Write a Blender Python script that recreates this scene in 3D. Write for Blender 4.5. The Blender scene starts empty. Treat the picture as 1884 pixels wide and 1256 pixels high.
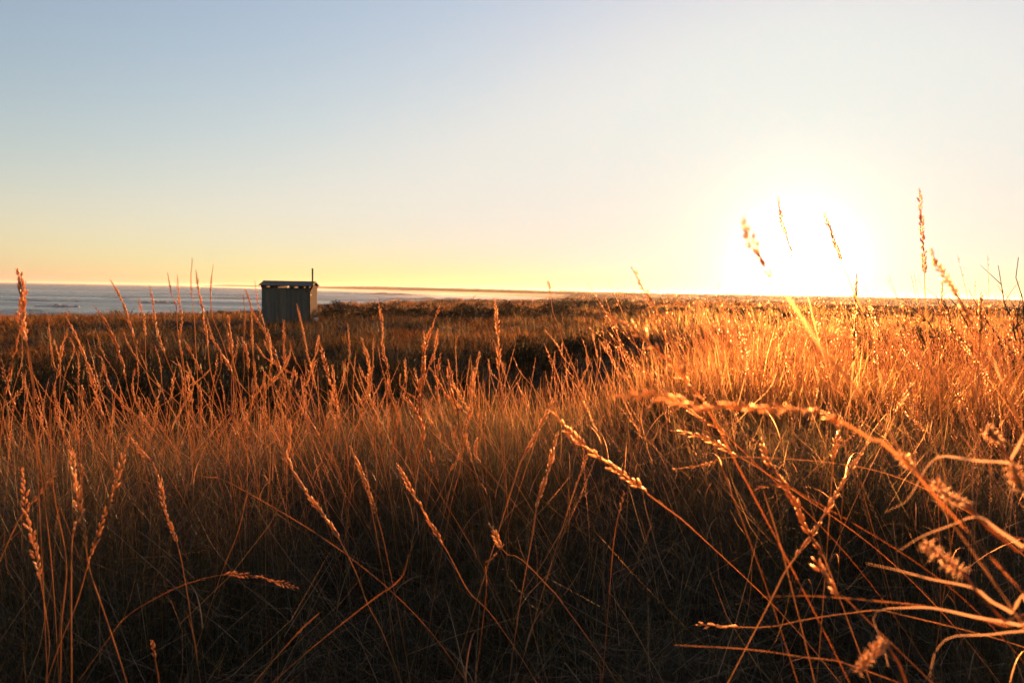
import bpy, math, random
import numpy as np
from mathutils import Matrix, Vector

rng = np.random.default_rng(7)
R = math.radians
SC = bpy.context.scene
COL = SC.collection

# ------------------------------------------------------------------ camera
W0, H0, FPX = 1884.0, 1256.0, 1361.0          # photo size, focal length in its pixels
EYE = np.array((0.0, 0.0, 6.0))                # six metres above the sea
PITCH, ROLL = math.atan(92 / FPX), R(1.04)
r0 = np.array((1.0, 0, 0)); FW = np.array((0, math.cos(PITCH), -math.sin(PITCH)))
u0 = np.array((0, math.sin(PITCH), math.cos(PITCH)))
RT = math.cos(ROLL) * r0 + math.sin(ROLL) * u0
UP = -math.sin(ROLL) * r0 + math.cos(ROLL) * u0
cam = bpy.data.cameras.new('camera')
cam.sensor_width = 36.0; cam.lens = FPX / W0 * 36.0
cam.clip_start = 0.05; cam.clip_end = 120000.0
cam.dof.use_dof = True; cam.dof.focus_distance = 3.2; cam.dof.aperture_fstop = 7.0
camo = bpy.data.objects.new('camera', cam); COL.objects.link(camo)
camo.matrix_world = Matrix(((RT[0], UP[0], -FW[0], EYE[0]), (RT[1], UP[1], -FW[1], EYE[1]), (RT[2], UP[2], -FW[2], EYE[2]), (0, 0, 0, 1)))
SC.camera = camo

def ray(px, py):
    d = FW * FPX + RT * (px - W0 / 2) + UP * (H0 / 2 - py)
    return d / np.linalg.norm(d)
def at(px, py, dist):
    "the point a given number of metres (along y) away on the ray through a photo pixel"
    d = ray(px, py); return EYE + d * (dist / d[1])

# ------------------------------------------------------------------ sky and sun
SUN = ray(1465, 494)
SUN_EL = math.asin(SUN[2]); SUN_AZ = math.atan2(SUN[0], SUN[1])
world = bpy.data.worlds.new('World'); SC.world = world; world.use_nodes = True
nt = world.node_tree; nt.nodes.clear()
def N(tree, typ, **kw):
    n = tree.nodes.new(typ)
    for k, v in kw.items(): setattr(n, k, v)
    return n
sky = N(nt, 'ShaderNodeTexSky', sky_type='NISHITA', sun_disc=False)
sky.sun_elevation = R(4.0); sky.sun_rotation = SUN_AZ
sky.altitude = 0; sky.air_density = 1.0; sky.dust_density = 0.5; sky.ozone_density = 1.0
bg = N(nt, 'ShaderNodeBackground'); bg.inputs[1].default_value = 0.05
tc = N(nt, 'ShaderNodeTexCoord')
dot = N(nt, 'ShaderNodeVectorMath', operation='DOT_PRODUCT'); dot.inputs[1].default_value = tuple(SUN)
nt.links.new(tc.outputs['Generated'], dot.inputs[0])
mx = N(nt, 'ShaderNodeMath', operation='MAXIMUM'); mx.inputs[1].default_value = 0
nt.links.new(dot.outputs['Value'], mx.inputs[0])
# air light on top of the clear sky: an even pale blue veil, more of it towards the horizon, and the
# hazy glow round the low sun (a function of the angle to the sun alone)
sep = N(nt, 'ShaderNodeSeparateXYZ'); nt.links.new(tc.outputs['Generated'], sep.inputs[0])
ab = N(nt, 'ShaderNodeMath', operation='ABSOLUTE'); nt.links.new(sep.outputs['Z'], ab.inputs[0])
hd = N(nt, 'ShaderNodeMath', operation='MULTIPLY_ADD', use_clamp=True); hd.inputs[1].default_value = 0.5; hd.inputs[2].default_value = 0.5; nt.links.new(dot.outputs['Value'], hd.inputs[0])
om = N(nt, 'ShaderNodeMath', operation='SUBTRACT', use_clamp=True); om.inputs[0].default_value = 1.0; nt.links.new(ab.outputs[0], om.inputs[1])
sp = N(nt, 'ShaderNodeSeparateColor'); nt.links.new(sky.outputs[0], sp.inputs[0]); cb = N(nt, 'ShaderNodeCombineColor')
for i, lim in enumerate((3.42, 3.5, 2.65)):      # the clear sky's own bright fan levels off, as thick haze makes it
    sm = N(nt, 'ShaderNodeMath', operation='SMOOTH_MIN'); sm.inputs[1].default_value = lim; sm.inputs[2].default_value = 2.0
    nt.links.new(sp.outputs[i], sm.inputs[0]); nt.links.new(sm.outputs[0], cb.inputs[i])
acc = cb.outputs[0]
def powr(sock, e): n = N(nt, 'ShaderNodeMath', operation='POWER'); n.inputs[1].default_value = e; nt.links.new(sock, n.inputs[0]); return n.outputs[0]
low = N(nt, 'ShaderNodeMath', operation='MULTIPLY'); nt.links.new(powr(om.outputs[0], 7), low.inputs[0]); nt.links.new(powr(hd.outputs[0], 6), low.inputs[1])   # low in the sky on the sun's side
for src, power, colr in ((hd, 2, (0.88, 1.02, 1.9)), (om, 14, (0.75, 0.28, 0.45)), (low, 1, (0.40, -0.55, -1.7)), (mx, 3000, (120, 90, 60)), (mx, 1100, (13, 13, 13)), (mx, 340, (3.8, 3.5, 2.9)), (mx, 110, (1.1, 1.1, 0.6)), (mx, 30, (0.1, 0.3, 0.1))):
    pw = N(nt, 'ShaderNodeMath', operation='POWER'); pw.inputs[1].default_value = power
    nt.links.new(src.outputs[0], pw.inputs[0])
    sc = N(nt, 'ShaderNodeVectorMath', operation='SCALE'); sc.inputs[0].default_value = colr
    nt.links.new(pw.outputs[0], sc.inputs['Scale'])
    ad = N(nt, 'ShaderNodeVectorMath', operation='ADD')
    nt.links.new(acc, ad.inputs[0]); nt.links.new(sc.outputs[0], ad.inputs[1]); acc = ad.outputs[0]
nt.links.new(acc, bg.inputs[0])
wo = N(nt, 'ShaderNodeOutputWorld'); nt.links.new(bg.outputs[0], wo.inputs[0])

sl = bpy.data.lights.new('sun', 'SUN'); sl.energy = 5.0; sl.angle = R(0.53); sl.color = (1.0, 0.45, 0.17)
slo = bpy.data.objects.new('sun', sl); COL.objects.link(slo)
slo.rotation_euler = Vector(tuple(SUN)).to_track_quat('Z', 'Y').to_euler(); slo.location = (40, 100, 60)

SC.view_settings.view_transform = 'Standard'; SC.view_settings.look = 'None'
SC.view_settings.exposure = 1.9; SC.view_settings.gamma = 1.0; SC.view_settings.use_curve_mapping = False
SC.render.engine = 'CYCLES'
cy = SC.cycles
cy.max_bounces = 4; cy.diffuse_bounces = 2; cy.glossy_bounces = 1; cy.transmission_bounces = 3; cy.volume_bounces = 0
cy.transparent_max_bounces = 4; cy.caustics_reflective = False; cy.caustics_refractive = False
cy.use_denoising = True; cy.use_adaptive_sampling = True; cy.adaptive_threshold = 0.04

# ------------------------------------------------------------------ helpers
def tag(o, label=None, cat=None, group=None, kind=None):
    for k, v in (('label', label), ('category', cat), ('group', group), ('kind', kind)):
        if v: o[k] = v
    return o
def mesh_np(name, V, F, mat, attrs=None, smooth=False):
    "V (n,3); F list of (m,k) index arrays"
    me = bpy.data.meshes.new(name)
    V = np.asarray(V, np.float32)
    F = [np.asarray(f, np.int32) for f in F if len(f)]
    nl = sum(f.size for f in F); npoly = sum(len(f) for f in F)
    me.vertices.add(len(V)); me.vertices.foreach_set('co', V.ravel())
    if npoly:
        me.loops.add(nl); me.polygons.add(npoly)
        me.loops.foreach_set('vertex_index', np.concatenate([f.ravel() for f in F]))
        tot = np.concatenate([np.full(len(f), f.shape[1], np.int32) for f in F])
        st = np.concatenate(([0], np.cumsum(tot)[:-1])).astype(np.int32)
        me.polygons.foreach_set('loop_start', st)
        me.polygons.foreach_set('use_smooth', np.full(npoly, smooth))
    for k, a in (attrs or {}).items():
        a = np.asarray(a, np.float32)
        at_ = me.attributes.new(k, 'FLOAT_VECTOR' if a.ndim == 2 else 'FLOAT', 'POINT')
        at_.data.foreach_set('vector' if a.ndim == 2 else 'value', a.ravel())
    me.update(calc_edges=True); me.validate()
    if mat: me.materials.append(mat)
    return me
def link(name, me, parent=None, loc=None):
    o = bpy.data.objects.new(name, me); COL.objects.link(o)
    if parent: o.parent = parent
    if loc is not None: o.location = tuple(float(v) for v in loc)
    return o
def empty(name, loc): 
    o = link(name, None, None, loc); o.empty_display_size = 0.1; return o
class MB:
    "collects boxes, tubes and blobs into one mesh"
    def __init__(s): s.V = []; s.F4 = []; s.F3 = []; s.n = 0
    def add(s, V, quads=(), tris=()):
        V = np.asarray(V, float); b = s.n
        s.V.append(V); s.n += len(V)
        if len(quads): s.F4.append(np.asarray(quads) + b)
        if len(tris): s.F3.append(np.asarray(tris) + b)
    def box(s, a, b):
        x0, y0, z0 = a; x1, y1, z1 = b
        s.add([(x0,y0,z0),(x1,y0,z0),(x1,y1,z0),(x0,y1,z0),(x0,y0,z1),(x1,y0,z1),(x1,y1,z1),(x0,y1,z1)],
              [(0,3,2,1),(4,5,6,7),(0,1,5,4),(1,2,6,5),(2,3,7,6),(3,0,4,7)])
    def tube(s, P, rad, sides=5, cap=True):
        P = np.asarray(P, float); rad = np.broadcast_to(np.asarray(rad, float), (len(P),))
        T = np.gradient(P, axis=0); T /= np.linalg.norm(T, axis=1)[:, None] + 1e-12
        a = np.array((0, 0, 1.0)) if abs(T[0][2]) < 0.8 else np.array((0.0, 1, 0))
        V = []
        for p, t, r in zip(P, T, rad):
            u = np.cross(a, t); u /= np.linalg.norm(u) + 1e-12; v = np.cross(t, u)
            for k in range(sides):
                q = 2 * math.pi * k / sides
                V.append(p + r * (math.cos(q) * u + math.sin(q) * v))
        Q = []
        for i in range(len(P) - 1):
            for k in range(sides):
                k2 = (k + 1) % sides
                Q.append((i*sides+k, i*sides+k2, (i+1)*sides+k2, (i+1)*sides+k))
        Tt = []
        if cap:
            e = (len(P)-1)*sides
            for k in range(1, sides - 1): Tt += [(0, k+1, k), (e, e+k, e+k+1)]
        s.add(V, Q, Tt)
    def vane(s, P, rad):
        "a thin stem shaped as three ribs in a star, so that light comes through"
        P = np.asarray(P, float); rad = np.broadcast_to(np.asarray(rad, float), (len(P),)); n = len(P)
        T = np.gradient(P, axis=0); T /= np.linalg.norm(T, axis=1)[:, None] + 1e-12
        a = np.array((0, 0, 1.0)) if abs(T[0][2]) < 0.8 else np.array((0.0, 1, 0))
        u = np.cross(a, T); u /= np.linalg.norm(u, axis=1)[:, None] + 1e-12; v = np.cross(T, u)
        i = np.arange(n - 1)
        for k in range(3):
            q = 0.4 + math.pi * k / 3; d = (math.cos(q) * u + math.sin(q) * v) * rad[:, None]
            s.add(np.concatenate([P - d, P + d]), np.stack([i, i + 1, i + 1 + n, i + n], -1))
    def mesh(s, name, mat, smooth=False, rnd=None):
        V = np.concatenate(s.V)
        a = {'rnd': np.full(len(V), rnd)} if rnd is not None else None
        F = []
        if s.F4: F.append(np.concatenate(s.F4))
        if s.F3: F.append(np.concatenate(s.F3))
        return mesh_np(name, V, F, mat, a, smooth)

def mat(name):
    m = bpy.data.materials.new(name); m.use_nodes = True; m.node_tree.nodes.clear(); return m, m.node_tree
def ramp(t, fac, stops):
    r = N(t, 'ShaderNodeValToRGB'); e = r.color_ramp.elements
    e[0].position, e[0].color = stops[0][0], (*stops[0][1], 1); e[1].position, e[1].color = stops[-1][0], (*stops[-1][1], 1)
    for p, c in stops[1:-1]: x = e.new(p); x.color = (*c, 1)
    t.links.new(fac, r.inputs[0]); return r.outputs[0]
def noise(t, scale, detail=4, vec=None, rough=0.6):
    n = N(t, 'ShaderNodeTexNoise'); n.inputs['Scale'].default_value = scale; n.inputs['Detail'].default_value = detail; n.inputs['Roughness'].default_value = rough
    if vec is not None: t.links.new(vec, n.inputs['Vector'])
    return n.outputs['Fac']
def coords(t, scale=(1, 1, 1)):
    g = N(t, 'ShaderNodeNewGeometry'); m = N(t, 'ShaderNodeMapping'); m.inputs['Scale'].default_value = scale
    t.links.new(g.outputs['Position'], m.inputs[0]); return m.outputs[0]

def leaf_mat(name, stops, trans=0.45, fwd=0.15, gloss=0.06, rough=0.45, use_obj=True, spread=0.3):
    "thin straw or leaf: diffuse, light let through, a forward lobe and a weak gloss"
    m, t = mat(name)
    a = N(t, 'ShaderNodeAttribute', attribute_name='rnd')
    fac = a.outputs['Fac']
    if use_obj:
        oi = N(t, 'ShaderNodeObjectInfo')
        ad = N(t, 'ShaderNodeMath', operation='MULTIPLY_ADD'); ad.inputs[1].default_value = spread
        sb = N(t, 'ShaderNodeMath', operation='SUBTRACT'); sb.inputs[1].default_value = 0.5
        t.links.new(oi.outputs['Random'], sb.inputs[0]); t.links.new(sb.outputs[0], ad.inputs[0]); t.links.new(fac, ad.inputs[2]); fac = ad.outputs[0]
    col = ramp(t, fac, stops)
    d = N(t, 'ShaderNodeBsdfDiffuse'); tr = N(t, 'ShaderNodeBsdfTranslucent'); gl = N(t, 'ShaderNodeBsdfGlossy'); rf = N(t, 'ShaderNodeBsdfRefraction')
    gl.inputs['Roughness'].default_value = rough; gl.inputs['Color'].default_value = (0.9, 0.85, 0.75, 1)
    rf.inputs['Roughness'].default_value = 0.65; rf.inputs['IOR'].default_value = 1.34
    t.links.new(col, d.inputs[0]); t.links.new(col, tr.inputs[0])
    sq = N(t, 'ShaderNodeGamma'); sq.inputs[1].default_value = 0.75; t.links.new(col, sq.inputs[0]); t.links.new(sq.outputs[0], rf.inputs[0])
    def mix(f, a_, b_):
        x = N(t, 'ShaderNodeMixShader'); x.inputs[0].default_value = f; t.links.new(a_, x.inputs[1]); t.links.new(b_, x.inputs[2]); return x.outputs[0]
    s = mix(trans, d.outputs[0], tr.outputs[0]); s = mix(fwd, s, rf.outputs[0]); s = mix(gloss, s, gl.outputs[0])
    o = N(t, 'ShaderNodeOutputMaterial'); t.links.new(s, o.inputs[0]); return m

def principled(name, col, rough=0.8, bump=None, bstr=0.3, bdist=0.02, spec=0.3):
    m, t = mat(name); p = N(t, 'ShaderNodeBsdfPrincipled'); c = col(t)
    t.links.new(c, p.inputs['Base Color']); p.inputs['Roughness'].default_value = rough; p.inputs['Specular IOR Level'].default_value = spec
    if bump:
        b = N(t, 'ShaderNodeBump'); b.inputs['Strength'].default_value = bstr; b.inputs['Distance'].default_value = bdist
        t.links.new(bump(t), b.inputs['Height']); t.links.new(b.outputs[0], p.inputs['Normal'])
    o = N(t, 'ShaderNodeOutputMaterial'); t.links.new(p.outputs[0], o.inputs[0]); return m

STRAW = [(0.0, (0.17, 0.06, 0.018)), (0.5, (0.40, 0.16, 0.052)), (1.0, (0.56, 0.28, 0.115))]
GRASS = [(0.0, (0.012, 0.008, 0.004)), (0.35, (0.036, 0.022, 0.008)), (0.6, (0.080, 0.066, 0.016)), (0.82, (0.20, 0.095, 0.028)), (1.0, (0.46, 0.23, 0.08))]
FIELD = [(0.0, (0.020, 0.010, 0.004)), (0.3, (0.10, 0.038, 0.010)), (0.6, (0.27, 0.10, 0.024)), (1.0, (0.52, 0.23, 0.068))]
M_STALK = leaf_mat('straw_stalk', STRAW, 0.6, 0.22, 0.06, use_obj=True)
M_HEAD = leaf_mat('straw_seed_head', [(0.0, (0.40, 0.17, 0.065)), (0.5, (0.68, 0.33, 0.14)), (1.0, (0.80, 0.47, 0.24))], 0.72, 0.25, 0.05, use_obj=True)
M_GRASS = leaf_mat('matted_grass_blades', GRASS, 0.45, 0.12, 0.05, use_obj=False)
M_FIELD = leaf_mat('field_grass_blades', FIELD, 0.5, 0.10, 0.01, spread=0.75)
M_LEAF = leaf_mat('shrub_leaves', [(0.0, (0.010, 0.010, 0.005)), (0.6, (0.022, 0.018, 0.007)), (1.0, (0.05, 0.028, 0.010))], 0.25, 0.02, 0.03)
M_TWIG = principled('bare_twig_bark', lambda t: ramp(t, noise(t, 60), [(0.3, (0.035, 0.022, 0.014)), (0.7, (0.09, 0.055, 0.035))]), 0.9)
M_GROUND = principled('soil_and_thatch', lambda t: ramp(t, noise(t, 0.8, 8, coords(t)), [(0.3, (0.014, 0.009, 0.004)), (0.6, (0.042, 0.022, 0.007)), (0.8, (0.08, 0.038, 0.011))]), 0.95,
                      lambda t: noise(t, 6, 8, coords(t)), 0.6, 0.1, 0.1)
def sea_mat():
    m, t = mat('sea_water'); p = N(t, 'ShaderNodeBsdfPrincipled')
    n1 = noise(t, 1.0, 6, coords(t, (0.03, 0.11, 1)), 0.6); n2 = noise(t, 1.0, 5, coords(t, (0.004, 0.022, 1)), 0.55)
    p.inputs['Base Color'].default_value = (0.034, 0.036, 0.036, 1); p.inputs['IOR'].default_value = 1.33
    mr = N(t, 'ShaderNodeMapRange'); mr.inputs['From Min'].default_value = 0.35; mr.inputs['From Max'].default_value = 0.65; mr.inputs['To Min'].default_value = 0.42; mr.inputs['To Max'].default_value = 0.20
    t.links.new(n2, mr.inputs[0]); t.links.new(mr.outputs[0], p.inputs['Roughness'])
    b = N(t, 'ShaderNodeBump'); b.inputs['Strength'].default_value = 0.55; b.inputs['Distance'].default_value = 1.2; t.links.new(n1, b.inputs['Height'])
    b2 = N(t, 'ShaderNodeBump'); b2.inputs['Strength'].default_value = 0.6; b2.inputs['Distance'].default_value = 5.0; t.links.new(n2, b2.inputs['Height']); t.links.new(b.outputs[0], b2.inputs['Normal'])
    t.links.new(b2.outputs[0], p.inputs['Normal'])
    o = N(t, 'ShaderNodeOutputMaterial'); t.links.new(p.outputs[0], o.inputs[0]); return m
M_SEA = sea_mat()
M_FOAM = leaf_mat('white_foam', [(0.0, (0.8, 0.8, 0.8)), (1.0, (0.88, 0.88, 0.88))], 0.65, 0.0, 0.03, use_obj=False)

# ------------------------------------------------------------------ terrain
def smooth(a, b, x):
    t = np.clip((x - a) / (b - a), 0, 1); return t * t * (3 - 2 * t)
_tabs = [(rng.random((64, 64))) for _ in range(4)]
def vnoise(x, y, k=0):
    T = _tabs[k]; xi = np.floor(x).astype(int); yi = np.floor(y).astype(int); fx = x - xi; fy = y - yi
    fx = fx*fx*(3-2*fx); fy = fy*fy*(3-2*fy)
    g = lambda i, j: T[(xi+i) % 64, (yi+j) % 64]
    return (g(0,0)*(1-fx)+g(1,0)*fx)*(1-fy)+(g(0,1)*(1-fx)+g(1,1)*fx)*fy - 0.5
def fbm(x, y, k=0):
    return vnoise(x, y, k) + 0.5*vnoise(2.1*x+7, 2.1*y+3, (k+1) % 4) + 0.25*vnoise(4.3*x+1, 4.3*y+9, (k+2) % 4)
CY = [-4000, 0, 60, 123, 236, 400, 520, 640, 800, 1000, 1500, 2900, 5000, 8000, 9000, 12000, 46000]
CX = [-300, -120, -95, -85, -78, -25, 22, 38, 20, -40, -200, -760, -1450, -3500, -3300, -4200, -9000]
def coast(y): return np.interp(y, CY, CX)
LR = [0, 1.6, 2.6, 3.6, 4.6, 8, 13, 19, 26, 40, 55, 70, 100, 140, 200, 400]
LH = [-1.2, -1.19, -1.08, -0.94, -1.12, -2.3, -3.1, -3, -2.5, -2.5, -2.6, -3, -4.3, -5.2, -5.4, -5.4]
MR = [0, 1.6, 2.6, 3.6, 5, 9, 14, 19, 26, 40, 60, 75, 100, 130, 200, 400]
MH = [-1.2, -1.19, -1.08, -0.94, -1.08, -2, -2.7, -2.7, -2.2, -2.15, -2.45, -2.3, -2.4, -3.1, -4.4, -4.9]
RR = [0, 1.6, 2.6, 3.6, 6, 12, 20, 30, 45, 80, 150, 300, 600]
RH = [-1.2, -1.19, -1.08, -1, -1.08, -1.22, -1.32, -1.42, -1.6, -1.95, -2.4, -2.8, -2.6]
def height(x, y):
    "ground height above the sea"
    x = np.asarray(x, float); y = np.asarray(y, float)
    r = np.hypot(x, y) + 1e-6; th = np.degrees(np.arctan2(x, np.maximum(y, 0.15 * r)))
    hl = np.interp(r, LR, LH); hm = np.interp(r, MR, MH); hr = np.interp(r, RR, RH)
    a = smooth(-19, -7, th); b = smooth(2, 15, th)
    h = hl * (1 - a) + hm * a; h = h * (1 - b) + hr * b
    h = h + fbm(x * 0.16, y * 0.16, 0) * 0.35 * smooth(3, 12, r) + fbm(x * 1.1, y * 1.1, 1) * 0.10 * smooth(1.2, 3, r)
    d = x - coast(y)
    far = np.interp(y, [200, 420, 560, 900, 2000, 5000, 8000], [-4.4, -4.4, -3.4, 0.5, 6.0, 12.5, 17.0])
    damp = 1 - 0.85 * smooth(-9, 10, th)
    far = np.where(far > 0, far * damp, far) + fbm(x * 0.004, y * 0.004, 2) * np.clip(y / 600, 0, 2.2) * damp
    far = far * smooth(0, 1, d / np.maximum(60, 0.05 * y)) - 5.5 * (1 - smooth(0, 1, d / np.maximum(60, 0.05 * y)))
    w = smooth(160, 420, r); h = h * (1 - w) + far * w
    land = smooth(-22, 30, d)
    return 6.0 + h * land - 9.0 * (1 - land)

def build_ground():
    rad = np.concatenate(([0.0], np.geomspace(0.35, 8, 60), np.geomspace(8.2, 150, 150), np.geomspace(154, 9500, 150), [14000, 25000, 45000]))
    ang = np.concatenate((np.linspace(-180, -46, 40)[:-1], np.linspace(-46, 46, 380), np.linspace(46, 180, 40)[1:-1]))
    A, Rr = np.meshgrid(np.radians(ang), rad)
    X = Rr * np.sin(A); Y = Rr * np.cos(A); Z = height(X, Y)
    nr, na = X.shape; idx = np.arange(nr * na).reshape(nr, na); nx = np.roll(idx, -1, axis=1)
    Q = np.stack([idx[:-1], nx[:-1], nx[1:], idx[1:]], -1).reshape(-1, 4)[:, ::-1]
    me = mesh_np('ground', np.stack([X, Y, Z], -1).reshape(-1, 3), [Q], M_GROUND, None, True)
    tag(link('ground', me), 'grassy dune land rolling away to a low headland', 'ground', None, 'structure')
build_ground()
q = MB(); S = 60000.0
g = np.concatenate((-np.geomspace(S, 200, 12), np.linspace(-150, 150, 3), np.geomspace(200, S, 12)))
gx, gy = np.meshgrid(g, g); ii = np.arange(g.size**2).reshape(g.size, g.size)
me = mesh_np('sea', np.stack([gx, gy, np.zeros_like(gx)], -1).reshape(-1, 3), [np.stack([ii[:-1, :-1], ii[:-1, 1:], ii[1:, 1:], ii[1:, :-1]], -1).reshape(-1, 4)], M_SEA)
tag(link('sea', me), 'steel grey sea reaching to the horizon', 'sea', None, 'structure')

# breaking waves: long low ridges of white water off the beach
def wave(px0, px1, py, label, thick=1.0, seed=0):
    rs = np.random.default_rng(seed)
    d0 = ray(px0, py + (px0 - 942) * 0.0182 * 0); d = EYE[2] / -ray((px0 + px1) / 2, py)[2]
    P0 = EYE + ray(px0, py) * (EYE[2] / -ray(px0, py)[2]); P1 = EYE + ray(px1, py + (px1 - px0) * 0.0182) * (EYE[2] / -ray(px1, py + (px1 - px0) * 0.0182)[2])
    n = 44; t = np.linspace(0, 1, n); L = P0[None] * (1 - t)[:, None] + P1[None] * t[:, None]
    prof = np.sin(np.pi * t) ** 0.5 * (0.35 + 0.9 * np.abs(np.convolve(rs.standard_normal(n + 4), np.ones(5) / 3, 'valid'))).clip(0.1, 1.5) * thick
    nrm = np.array((P1 - P0)[:2]); nrm = np.array((-nrm[1], nrm[0])) / (np.linalg.norm(nrm) + 1e-9)
    wob = (np.convolve(rs.standard_normal(n + 8), np.ones(9) / 9, 'valid'))[:, None] * nrm[None] * 5 * thick
    L[:, :2] += wob
    V = []; K = 6
    for k in range(K):
        s = k / (K - 1); off = (s - 0.5) * 2.6 * prof; hz = np.sin(np.pi * s) ** 0.7 * 0.6 * prof + rs.random(n) * 0.15 * prof * (0 < k < K - 1)
        V.append(np.stack([L[:, 0] + nrm[0] * off, L[:, 1] + nrm[1] * off, hz - 0.03], -1))
    V = np.stack(V, 1).reshape(-1, 3); i = np.arange(n * K).reshape(n, K)
    Q = np.stack([i[:-1, :-1], i[1:, :-1], i[1:, 1:], i[:-1, 1:]], -1).reshape(-1, 4)
    tag(link('breaking_wave', mesh_np('breaking_wave', V, [Q], M_FOAM, None, True)), label, 'wave', 'breaking waves off the beach')
wave(60, 150, 563.5, 'short white breaker on the sea near the photo\'s left edge', 0.9, 1)
wave(-30, 110, 570, 'thin broken breaker closest to the dune at far left', 0.5, 2)
wave(255, 340, 556.5, 'brightest white breaker in front of the dune left of the shed', 1.1, 3)
wave(180, 262, 548, 'long faint breaker farther out behind the leaning stalks', 0.6, 4)
wave(0, 180, 552, 'long thin breaker farther out at left', 0.7, 10)
wave(385, 470, 547, 'faint breaker just left of the shed', 0.7, 5)
wave(700, 960, 549.5, 'long pale breaker in the bay right of the shed, nearest the dune', 1.6, 6)
wave(640, 800, 541, 'pale breaker under the misty headland', 2.4, 7)

# ------------------------------------------------------------------ shed
def wood(name, a, b, rough=0.85):
    def col(t):
        oi = N(t, 'ShaderNodeObjectInfo'); v = coords(t, (9, 9, 0.7)); n = noise(t, 2.0, 6, v)
        ad = N(t, 'ShaderNodeMath', operation='MULTIPLY_ADD'); ad.inputs[1].default_value = 0.35; t.links.new(oi.outputs['Random'], ad.inputs[0]); t.links.new(n, ad.inputs[2])
        return ramp(t, ad.outputs[0], [(0.35, a), (0.95, b)])
    return principled(name, col, rough, lambda t: noise(t, 3.0, 6, coords(t, (14, 14, 0.8))), 0.4, 0.01, 0.04)
M_BOARD = wood('weathered_grey_boards', (0.058, 0.072, 0.075), (0.108, 0.13, 0.135))
M_SIDE = wood('sun_toned_side_boards', (0.015, 0.010, 0.007), (0.048, 0.029, 0.018))  # same boards as the front, their sunlit tone put into a darker brown
M_FRAME = wood('dark_shed_timber', (0.035, 0.028, 0.022), (0.08, 0.062, 0.045))
M_ROOF = principled('galvanised_roofing', lambda t: ramp(t, noise(t, 3, 6, coords(t)), [(0.3, (0.05, 0.052, 0.052)), (0.6, (0.09, 0.092, 0.09)), (0.8, (0.10, 0.06, 0.04))]), 0.7)
M_PIPE = principled('sooty_pipe', lambda t: ramp(t, noise(t, 14, 4, coords(t)), [(0.3, (0.018, 0.014, 0.012)), (0.8, (0.06, 0.04, 0.03))]), 0.6)
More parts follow.
